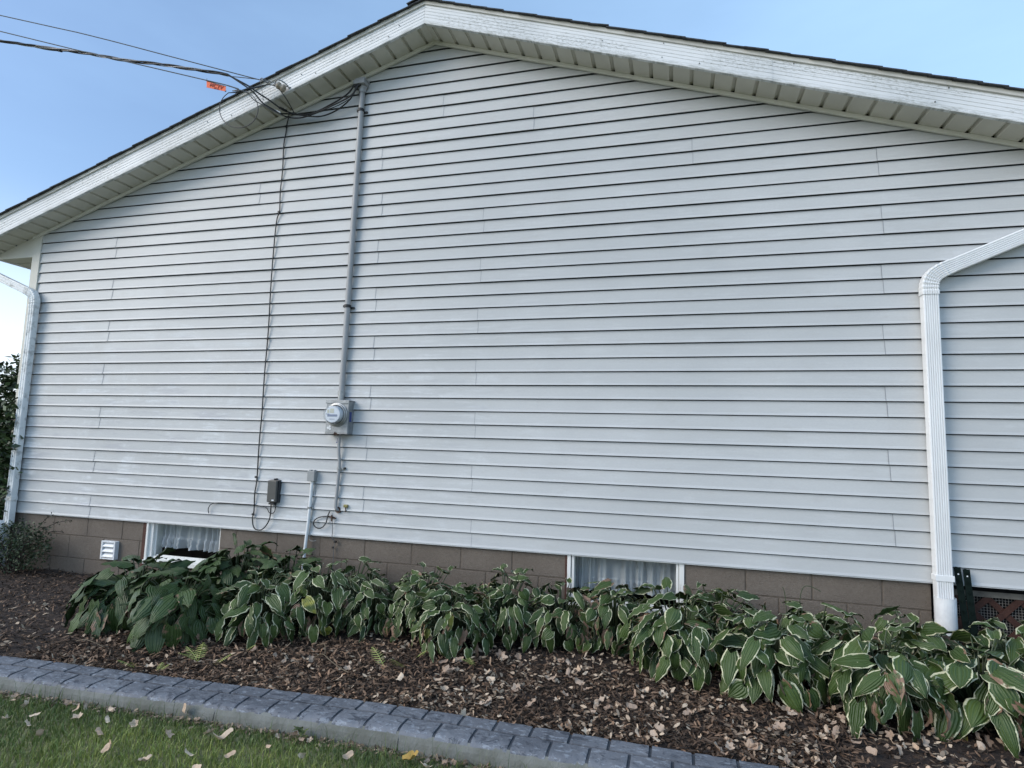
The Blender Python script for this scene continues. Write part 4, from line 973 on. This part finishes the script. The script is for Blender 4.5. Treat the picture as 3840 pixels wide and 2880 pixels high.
k = len(V); V += V2; F += [tuple(i+k for i in f_) for f_ in F2]; C += C2
tag(raw('leaf_litter', V, F, C, M_LITTER), 'small broken tan leaf bits scattered through the dark mulch', 'leaf litter', kind='stuff')

# ------------------------------------------------------------------ fallen leaves, one object each
def leaf_mesh(kind, seed):
    rr = random.Random(seed); n = 22; V = [(0, 0, 0)]; F = []
    for k in range(n):
        a_ = 2*PI*k/n
        if kind == 'maple': r_ = .5*(.62+.38*abs(math.cos(2.5*a_)))*(1+.15*rr.uniform(-1, 1))
        else: r_ = .5*(.55+.45*abs(math.cos(a_))**1.2)*(1+.08*rr.uniform(-1, 1))
        V.append((r_*math.cos(a_), r_*math.sin(a_)*(1 if kind == 'maple' else .75), 0))
    ring2 = [(v_[0]*.55, v_[1]*.55, 0) for v_ in V[1:]]
    V = [V[0]] + ring2 + V[1:]
    cx_, cy_ = rr.uniform(1.2, 3.8), rr.uniform(-1.2, 2.5); ph = rr.uniform(0, 6)
    out = []
    for v_ in V:
        x_, y_ = v_[0], v_[1]; z_ = .5*cx_*x_*x_*.7+.5*cy_*y_*y_+.05*math.sin(9*x_+ph)+.05*math.sin(11*y_+ph)
        out.append((x_*(1-.25*abs(z_)), y_*(1-.2*abs(z_)), z_))
    for k in range(n):
        k2 = (k+1) % n
        F.append((0, 1+k, 1+k2)); F.append((1+k, 1+n+k, 1+n+k2, 1+k2))
    me = bpy.data.meshes.new('fallen_leaf'); me.from_pydata(out, [], F); return me
leafm = {}
for nm, m2 in (('tan', M_DEAD), ('pale', M_PALE), ('orange', M_ORL)):
    leafm[nm] = []
    for q in range(6):
        me = leaf_mesh('maple' if q % 2 else 'oval', q*7+3); me.materials.append(m2); leafm[nm].append(me)
def put_leaf(x, y, z, size, kind, label, group, tiltamt=.5):
    o = bpy.data.objects.new('fallen_leaf', random.choice(leafm[kind])); col.objects.link(o)
    o.location = (x, y, z); o.scale = (size, size, size*random.uniform(.6, 1.1)); o.rotation_euler = (random.gauss(0, tiltamt), random.gauss(0, tiltamt), random.uniform(0, 6.28))
    tag(o, label, 'leaf', group); return o
LAWN = [(.36, -1.95), (.53, -2.11), (.82, -2.16), (.74, -1.93), (.98, -1.97), (1.13, -1.96), (1.75, -2.05), (2.23, -1.90), (1.58, -2.10), (2.58, -1.87), (.83, -2.0), (.2, -2.1), (1.9, -2.2), (.62, -2.04), (2.05, -1.96), (2.75, -1.9), (1.45, -2.2), (.30, -2.03), (.46, -1.97), (.68, -2.12), (.90, -1.88), (1.06, -2.08), (1.22, -2.17), (1.36, -1.99), (1.52, -1.92), (1.70, -2.18), (1.86, -1.94)]
for (x, y) in LAWN: put_leaf(x, y, GZ+.038, random.uniform(.032, .062), 'pale', 'pale dry leaf lying on the lawn grass', 'dry leaves on the lawn')
for k in range(34):
    x = random.uniform(-.3, 3.2); put_leaf(x, curb_sm(x)-.29-random.uniform(0, .05), GZ+.025, random.uniform(.028, .048), 'tan', 'brown dry leaf caught against the foot of the grey edging', 'dry leaves along the edging foot')
put_leaf(1.62, -1.945, GZ+.045, .095, 'pale', 'largest curled pale leaf on the lawn below the middle of the edging', None, .3)
put_leaf(1.26, -1.80, GZ+.05, .075, 'pale', 'pale curled leaf standing against the grey edging at the lawn side', None, .9)
put_leaf(2.50, -1.84, GZ+.045, .085, 'orange', 'orange and green speckled leaf on the grass tip beside the edging', None, .5)
for k in range(240):
    if random.random() < .75: x = random.uniform(2.2, 5.0)
    elif random.random() < .5: x = random.uniform(.2, 2.4)
    else: x = random.uniform(-1.8, .6)
    y = curb_sm(x)+.02+random.random()**1.1*(.8 if x > 1.8 else .55)
    y = min(y, -.45)
    kd = 'tan' if random.random() < .62 else 'pale'
    put_leaf(x, y, bed_z(x, y)+.026, random.uniform(.034, .068), kd, ('tan' if kd == 'tan' else 'pale')+' curled dry leaf lying on the dark mulch', ('tan' if kd == 'tan' else 'pale')+' dry leaves on the mulch')
# dry stalks on the mulch
for lab, pts in (('pale bent dry stalk lying on the mulch in the middle of the bed', [(1.53, -1.10, -.53), (1.60, -1.13, -.49), (1.68, -1.17, -.505), (1.76, -1.20, -.525), (1.83, -1.22, -.535)]), ('thin dry stalk lying across the mulch left of the middle', [(1.47, -.98, -.50), (1.55, -1.03, -.47), (1.60, -1.10, -.50)]), ('short straw coloured stalk on the mulch near the left end of the edging', [(.0, -1.35, -.53), (.12, -1.38, -.50), (.24, -1.37, -.53)])):
    tubething('dry_stalk', lab, 'stalk', pts, .003, M_DSTEM, 5)

# ------------------------------------------------------------------ hostas
def hosta_leaf(mb, base, d, nrm, L, W, tint, curl=.5, fold=.25, nx=7, ny=7):
    "blade from base along d, drooping; u across -1..1, v along"
    d = d.normalized(); s_ = d.cross(nrm).normalized(); n_ = s_.cross(d).normalized(); P_ = []; UV = []
    wav = random.uniform(0, 6); wf = random.uniform(2.2, 3.2); ang = 0; p_ = Vector(base); rows = []
    lobes = .15*L
    for j in range(ny+1):
        v_ = j/ny
        wd = W*.5*(math.sin(PI*min(1, (v_*.93+.07))**.62))**.85*(1.0 if v_ < .99 else 0)
        if j == 0: wd = W*.25
        if j == ny: wd = .001
        dd = (d*math.cos(ang)-n_*math.sin(ang)); nn = (n_*math.cos(ang)+d*math.sin(ang))
        row = []; uvr = []
        for i in range(-nx//2+1 if nx % 2 else -nx//2, nx//2+1):
            u_ = i/(nx//2)
            back = lobes*(abs(u_)**1.5)*max(0, 1-v_*3.2)   # heart shaped base
            hgt = fold*wd*(abs(u_)**1.3)*.9 + .046*L*math.sin(wf*2*PI*v_+wav+u_*1.6)*abs(u_)**1.2 - .10*wd*abs(u_)**3
            row.append(p_ + s_*(u_*wd) + nn*hgt - dd*back); uvr.append((u_, v_))
        rows.append(row); P_.append(uvr)
        p_ = p_ + dd*(L/ny); ang += curl/ny*(1.6 if v_ > .5 else .7)
    mb.quad_grid(rows, 0, uv=P_, c=tint)
def hosta(x, y, R, H, n, L, W, varieg, label, dead=.06, seed=0, group='hosta clumps along the foundation', lean=(0, 0), tall=3):
    random.seed(seed*13+5)
    z0 = bed_z(x, min(y, -.02))-.01
    t = thing('hosta_plant', label, 'hosta', (x, y, z0), group)
    lb = MB(); st = MB()
    for k in range(n):
        # even spread over the dome, golden angle
        f_ = (k+.5)/n; ph = math.acos(1-f_*1.0)*1.0; ph = .10+ph*.96; az = k*2.39996+random.uniform(-.35, .35)
        rj = random.uniform(.62, 1.16)
        ca, sa = math.cos(az), math.sin(az)
        low = max(0, (ph-.9)/.65)
        bx = math.sin(ph)*R*rj*.78; bz = math.cos(ph)**.8*H*rj*.93+.05*H+.04 if ph < PI/2 else .07
        bx_ = x+ca*bx+lean[0]*math.sin(ph); by_ = y+sa*bx+lean[1]*math.sin(ph)
        if by_ > -.03: by_ = -.03-random.uniform(0, .06)
        base = Vector((bx_, by_, z0+max(bz, .09)))
        # blade direction: outward and down
        el = .35-ph*1.02+random.gauss(0, .27)
        azd = az+random.gauss(0, .62)
        d = Vector((math.cos(azd)*math.cos(el), math.sin(azd)*math.cos(el), math.sin(el)))
        nr = Vector((ca*math.sin(min(ph+.15, 1.5)), sa*math.sin(min(ph+.15, 1.5)), math.cos(min(ph+.15, 1.5)))) + Vector((random.gauss(0, .38), random.gauss(0, .38), random.gauss(0, .2)))
        l_ = L*random.uniform(.55, 1.22); w_ = W*random.uniform(.62, 1.12)
        isdead = random.random() < dead*(2.2 if ph > 1.1 else .5)
        tint = (random.betavariate(2, 2.4), random.uniform(.45, .85) if isdead else random.betavariate(1.2, 5)*.75+(.08 if ph > 1.2 else 0), random.uniform(.4, .8) if random.random() < .012 else 0, 1)
        if isdead: l_ *= .8; w_ *= .55
        # keep the tip from going through the ground
        tipz = base.z+d.z*l_*.9-.06*l_
        gz = bed_z(base.x+d.x*l_, min(base.y+d.y*l_, -.02)) if base.y+d.y*l_ < 0 else z0
        if tipz < gz+.012:
            base.z += (gz+.012-tipz)*.6; d.z += (gz+.012-tipz)*.4/l_
        hosta_leaf(lb, base, d, nr, l_, w_, tint, curl=random.uniform(.35, 1.0)+(.7 if isdead else 0), fold=random.uniform(-.45, .28)+(.9 if isdead else 0))
        c0 = Vector((x+ca*.03*random.random(), y+sa*.03*random.random(), z0)); mid = c0.lerp(base, .55)+Vector((0, 0, .10*H+.03))
        st.tube([c0, mid, base+d*.01], [.0055, .0045, .003], 5, smooth=3, cap=False)
    for k in range(tall):
        az = random.uniform(0, 2*PI); r_ = R*random.uniform(.1, .6); hh = H*random.uniform(1.0, 1.18); b_ = Vector((x+math.cos(az)*r_, min(y+math.sin(az)*r_, -.06), z0+hh-.03))
        hosta_leaf(lb, b_, Vector((math.cos(az+.6)*.8, math.sin(az+.6)*.8, .45)), Vector((-math.cos(az)*.2, -math.sin(az)*.2, 1)), L*.75, W*.6, (random.random()*.8, .05, 0, 1), curl=1.6, fold=.6)
        st.tube([Vector((x, y, z0)), Vector((x, y, z0)).lerp(b_, .6)+Vector((0, 0, .05)), b_], [.005, .004, .003], 5, cap=False)
    st.build('leaf_stalks', M_STEM, t, smooth=True)
    lb.build('leaves', M_HV if varieg else M_HG, t, smooth=True, uv=True, colr=True)
    return t
HO = [
 (-.12, -.80, .40, .37, 74, .235, .130, 0, 'plain green hosta at the far left of the row, below the left basement window'),
 (.36, -.36, .36, .44, 60, .230, .125, 0, 'plain green hosta touching the foundation right of the left basement window'),
 (.42, -.98, .36, .38, 64, .235, .135, 0, 'plain green hosta with the largest drooping leaves at the front left of the bed'),
 (.82, -.38, .30, .42, 52, .220, .115, 0, 'plain green hosta at the foot of the thin white pipe'),
 (.92, -.82, .30, .38, 60, .165, .105, 1, 'cream edged hosta in front of the green ones, below the telephone box'),
 (1.24, -.62, .30, .39, 62, .160, .095, 1, 'cream edged hosta right below the hanging ground wire'),
 (1.30, -.28, .26, .36, 46, .140, .075, 1, 'small leaved cream edged hosta against the blocks right of the ground wire'),
 (1.58, -.52, .27, .34, 58, .140, .070, 1, 'narrow leaved cream edged hosta in the dip left of the bed middle'),
 (1.95, -.46, .31, .39, 66, .150, .090, 1, 'cream edged hosta at the middle of the foundation between the windows'),
 (2.22, -.66, .28, .36, 60, .145, .090, 1, 'cream edged hosta standing forward above the yellow fern sprigs'),
 (2.52, -.38, .30, .41, 64, .150, .090, 1, 'cream edged hosta just left of the right basement window'),
 (2.88, -.34, .29, .36, 60, .150, .090, 1, 'cream edged hosta with brown leaves under the left jamb of the right basement window'),
 (3.22, -.30, .27, .37, 54, .150, .095, 1, 'cream edged hosta centred below the right basement window'),
 (3.62, -.52, .33, .40, 66, .185, .115, 1, 'large leaved cream edged hosta below the right jamb of the right basement window'),
 (3.86, -.28, .27, .42, 46, .175, .105, 1, 'cream edged hosta against the blocks just right of the right basement window'),
 (4.12, -.66, .32, .38, 60, .200, .125, 1, 'cream edged hosta in front, midway between the right window and the downspout'),
 (4.42, -.34, .29, .37, 48, .190, .115, 1, 'cream edged hosta against the blocks midway between the right window and the downspout'),
 (4.62, -.80, .32, .38, 60, .215, .130, 1, 'cream edged hosta with big heart leaves in front, left of the downspout collar'),
 (4.92, -.38, .29, .36, 50, .200, .115, 1, 'cream edged hosta behind the others, just left of the downspout collar'),
 (5.06, -.78, .32, .38, 60, .215, .130, 1, 'cream edged hosta directly in front of the downspout collar'),
 (5.38, -.42, .30, .38, 50, .210, .120, 1, 'cream edged hosta below the two green steel posts'),
 (5.52, -.82, .33, .36, 56, .220, .130, 1, 'cream edged hosta at the right edge in front of the brown lattice'),
]
for i, (x, y, R, H, n, L, W, vg, lab) in enumerate(HO): hosta(x, y, R*1.08, H, int(n*2.2), L*.77, W*.80, vg, lab, dead=(.03 if i < 5 else (.16 if 8 <= i <= 12 else .08)), seed=i+1, tall=(2 if i not in (1, 8, 10) else 4))
random.seed(99)
# dried flower stalks rising above the hostas
for lab, pts in (('thin bare flower stalk with a small curled leaf before the blocks left of the downspout', [(4.32, -.30, -.40), (4.34, -.28, -.15), (4.36, -.28, -.05), (4.40, -.28, -.035), (4.46, -.28, -.06)]), ('thin bare stalk standing among the hostas left of the downspout', [(4.27, -.3, -.4), (4.26, -.29, -.12), (4.245, -.29, -.05)]), ('thin pale stalk among the hostas left of the collar pipe', [(4.98, -.4, -.4), (5.0, -.42, -.2), (4.995, -.42, -.13)])):
    tubething('flower_stalk', lab, 'stalk', pts, .0025, M_STEM, 5)

# ------------------------------------------------------------------ yellow fern sprigs
def fern(x, y, s_, az0, nf, label):
    z0 = bed_z(x, y)+.012; mb = MB(); t = thing('fern_sprig', label, 'fern', (x, y, z0), 'yellow fern sprigs on the mulch')
    for f_ in range(nf):
        az = az0+f_*1.1+random.uniform(-.2, .2); d = Vector((math.cos(az), math.sin(az), .95)); p_ = Vector((x, y, z0)); L = s_*random.uniform(.95, 1.3); n = 10; pts = []
        for j in range(n+1):
            pts.append(p_.copy()); p_ += d.normalized()*L/n; d.z -= .06
        mb.tube(pts[::3]+[pts[-1]], .0016, 4, smooth=2, c=(.3, 0, 0, 1))
        for j in range(2, n+1):
            v_ = j/n; wl = L*.27*math.sin(PI*min(1, v_*.85+.12))**.8+.003; tt = (pts[j]-pts[j-1]).normalized(); sd_ = tt.cross(Vector((0, 0, 1))).normalized()
            for sg in (-1, 1):
                e_ = pts[j]+sd_*sg*wl+tt*wl*.55+Vector((0, 0, -.25*wl)); wv = tt*L*.0135; tn = random.uniform(.2, 1)
                mb.poly([pts[j]-wv, pts[j].lerp(e_, .5)-wv*1.1, e_, pts[j].lerp(e_, .5)+wv*1.1, pts[j]+wv], 0, (tn, 0, 0, 1))
    mb.build('fronds', M_FERN, t, colr=True)
for args in ((.58, -1.46, .10, -2.2, 2, 'upright yellow green fern sprig touching the edging at the left'), (.88, -1.30, .115, 2.0, 3, 'largest yellow green fern sprig, in front of the green hostas'), (1.02, -1.32, .085, -.6, 2, 'small yellow fern sprig just right of the largest one'), (.76, -1.47, .055, 1.0, 2, 'tiny yellow fern sprig by the edging below the largest one'), (1.04, -1.08, .05, .5, 2, 'tiny fern sprig under the tips of the cream edged hosta, left'), (1.98, -1.08, .13, 2.8, 1, 'flat lying fern frond left of the upright one in the bed middle'), (2.09, -1.06, .14, -1.7, 1, 'yellow fern frond hanging towards the edging in the bed middle'), (2.10, -.90, .07, .5, 1, 'small fern frond close under the hosta tips in the bed middle'), (2.46, -.88, .085, 2.6, 3, 'spreading fern sprig right of the others, below the forward hosta')):
    fern(*args)
def weed(x, y, z, label):
    t = thing('broadleaf_weed', label, 'weed', (x, y, z)); mb = MB()
    for k in range(6):
        az = k*1.05; el = .5+.3*(k % 2); d = Vector((math.cos(az), math.sin(az), el)); hosta_leaf(mb, Vector((x, y, z+.008*k)), d, Vector((0, 0, 1)), .045, .022, (.9, 0, .35, 1), curl=.7, fold=.3, nx=5, ny=5)
    mb.build('leaves', M_HG, t, smooth=True, uv=True, colr=True)
weed(1.92, -1.790, GZ+.02, 'small pale green weed growing at the foot of the grey edging')

# ------------------------------------------------------------------ shrubs at the left corner
def leafy(label, name, ctr, rad, nl, ls, m, stems, shape=None, cat='bush', tr=(.2, .8), branches=()):
    t = thing(name, label, cat, (ctr[0], ctr[1], -.55)); mb = MB(); random.seed(int(abs(ctr[0])*100)+nl)
    tips = []
    for k in range(nl):
        while True:
            p_ = Vector((random.uniform(-1, 1), random.uniform(-1, 1), random.uniform(-1, 1)))
            if p_.length <= 1: break
        if mnoise.noise(p_*2.7+Vector((ctr[0], 0, 0))) < -.12 and random.random() < .8: continue
        r_ = 1+.25*mnoise.noise(p_*3.5)
        q = Vector((ctr[0]+p_.x*rad[0]*r_, ctr[1]+p_.y*rad[1]*r_, ctr[2]+p_.z*rad[2]*r_))
        tips.append(q)
    ncloud = len(tips); bscale = 1.0 if ls > .05 else .9
    for br in branches:
        for i in range(len(br)-1):
            a_, b_ = Vector(br[i]), Vector(br[i+1]); n = int((b_-a_).length/.022)+1
            for j in range(n):
                for _ in range(2): tips.append(a_.lerp(b_, j/n)+Vector((random.gauss(0, .014), random.gauss(0, .014), random.gauss(0, .016))))
    for qi, q in enumerate(tips):
        if q.y > -.02 and q.x > XL-.02 and q.z > -.7: q.y = -.03-abs(random.gauss(0, .05))
        d = Vector((random.gauss(0, 1), random.gauss(0, 1), random.gauss(-.1, .8))).normalized(); s_ = d.cross(Vector((random.gauss(0, 1), random.gauss(0, 1), 1))).normalized(); l_ = ls*random.uniform(.6, 1.2)*(1.0 if qi < ncloud else bscale)
        mb.poly([q, q+d*l_*.45+s_*l_*.28, q+d*l_, q+d*l_*.45-s_*l_*.28], 0, (random.random(), 0, 0, 1))
    mb.build('foliage', m, t, colr=True)
    sb = MB()
    for k in range(stems):
        e_ = Vector((ctr[0]+random.uniform(-.7, .7)*rad[0], ctr[1]+random.uniform(-.6, .6)*rad[1], ctr[2]+random.uniform(-.1, .8)*rad[2])); b_ = Vector((ctr[0]+random.uniform(-.15, .15)*rad[0], ctr[1], -.58))
        if e_.y > -.05 and e_.x > XL: e_.y = -.06
        sb.tube([b_, b_.lerp(e_, .5)+Vector((random.uniform(-.04, .04), 0, .03)), e_], [.009, .006, .002], 5)
    for br in branches: sb.tube(br, .003, 5)
    sb.build('branches', M_BARK, t)
    return t
leafy('tall dark leafy bush beyond the left corner of the house', 'dark_bush', (-3.22, .62, .42), (.72, .72, 1.12), 26000, .075, M_BUSH, 18,
      branches=([(-3.1, .3, 1.0), (-2.75, .0, 1.02), (-2.52, -.12, 1.06)], [(-3.1, .3, .85), (-2.72, -.06, .86), (-2.45, -.14, .88)], [(-3.0, .2, .62), (-2.7, -.08, .66), (-2.42, -.16, .60)], [(-3.0, .3, .40), (-2.7, -.05, .45), (-2.5, -.14, .40)], [(-3.0, .1, .16), (-2.7, -.1, .24), (-2.42, -.14, .20)], [(-3.2, .6, 1.4), (-3.1, .5, 1.62)], [(-3.4, .6, 1.4), (-3.45, .5, 1.58)]))
leafy('low dark twiggy shrub with tiny leaves against the blocks at the left corner', 'twiggy_shrub', (-2.18, -.22, -.27), (.38, .20, .22), 4600, .026, M_BUSH2, 16, branches=([(-2.0, -.2, -.15), (-1.8, -.15, -.05), (-1.66, -.12, -.02)], [(-2.0, -.2, -.2), (-1.8, -.18, -.12), (-1.7, -.15, -.13)], [(-1.95, -.2, -.1), (-1.85, -.2, .0), (-1.78, -.2, .03)]))
leafy('thin grey leaved twigs in front of the left drain pipe', 'low_shrub', (-2.62, -.22, -.28), (.16, .12, .26), 900, .03, M_BUSH2, 12)
leafy('low leafy plant climbing on the lattice at the right edge', 'vine', (5.86, .03, -.22), (.16, .03, .17), 260, .032, M_BUSH2, 6)
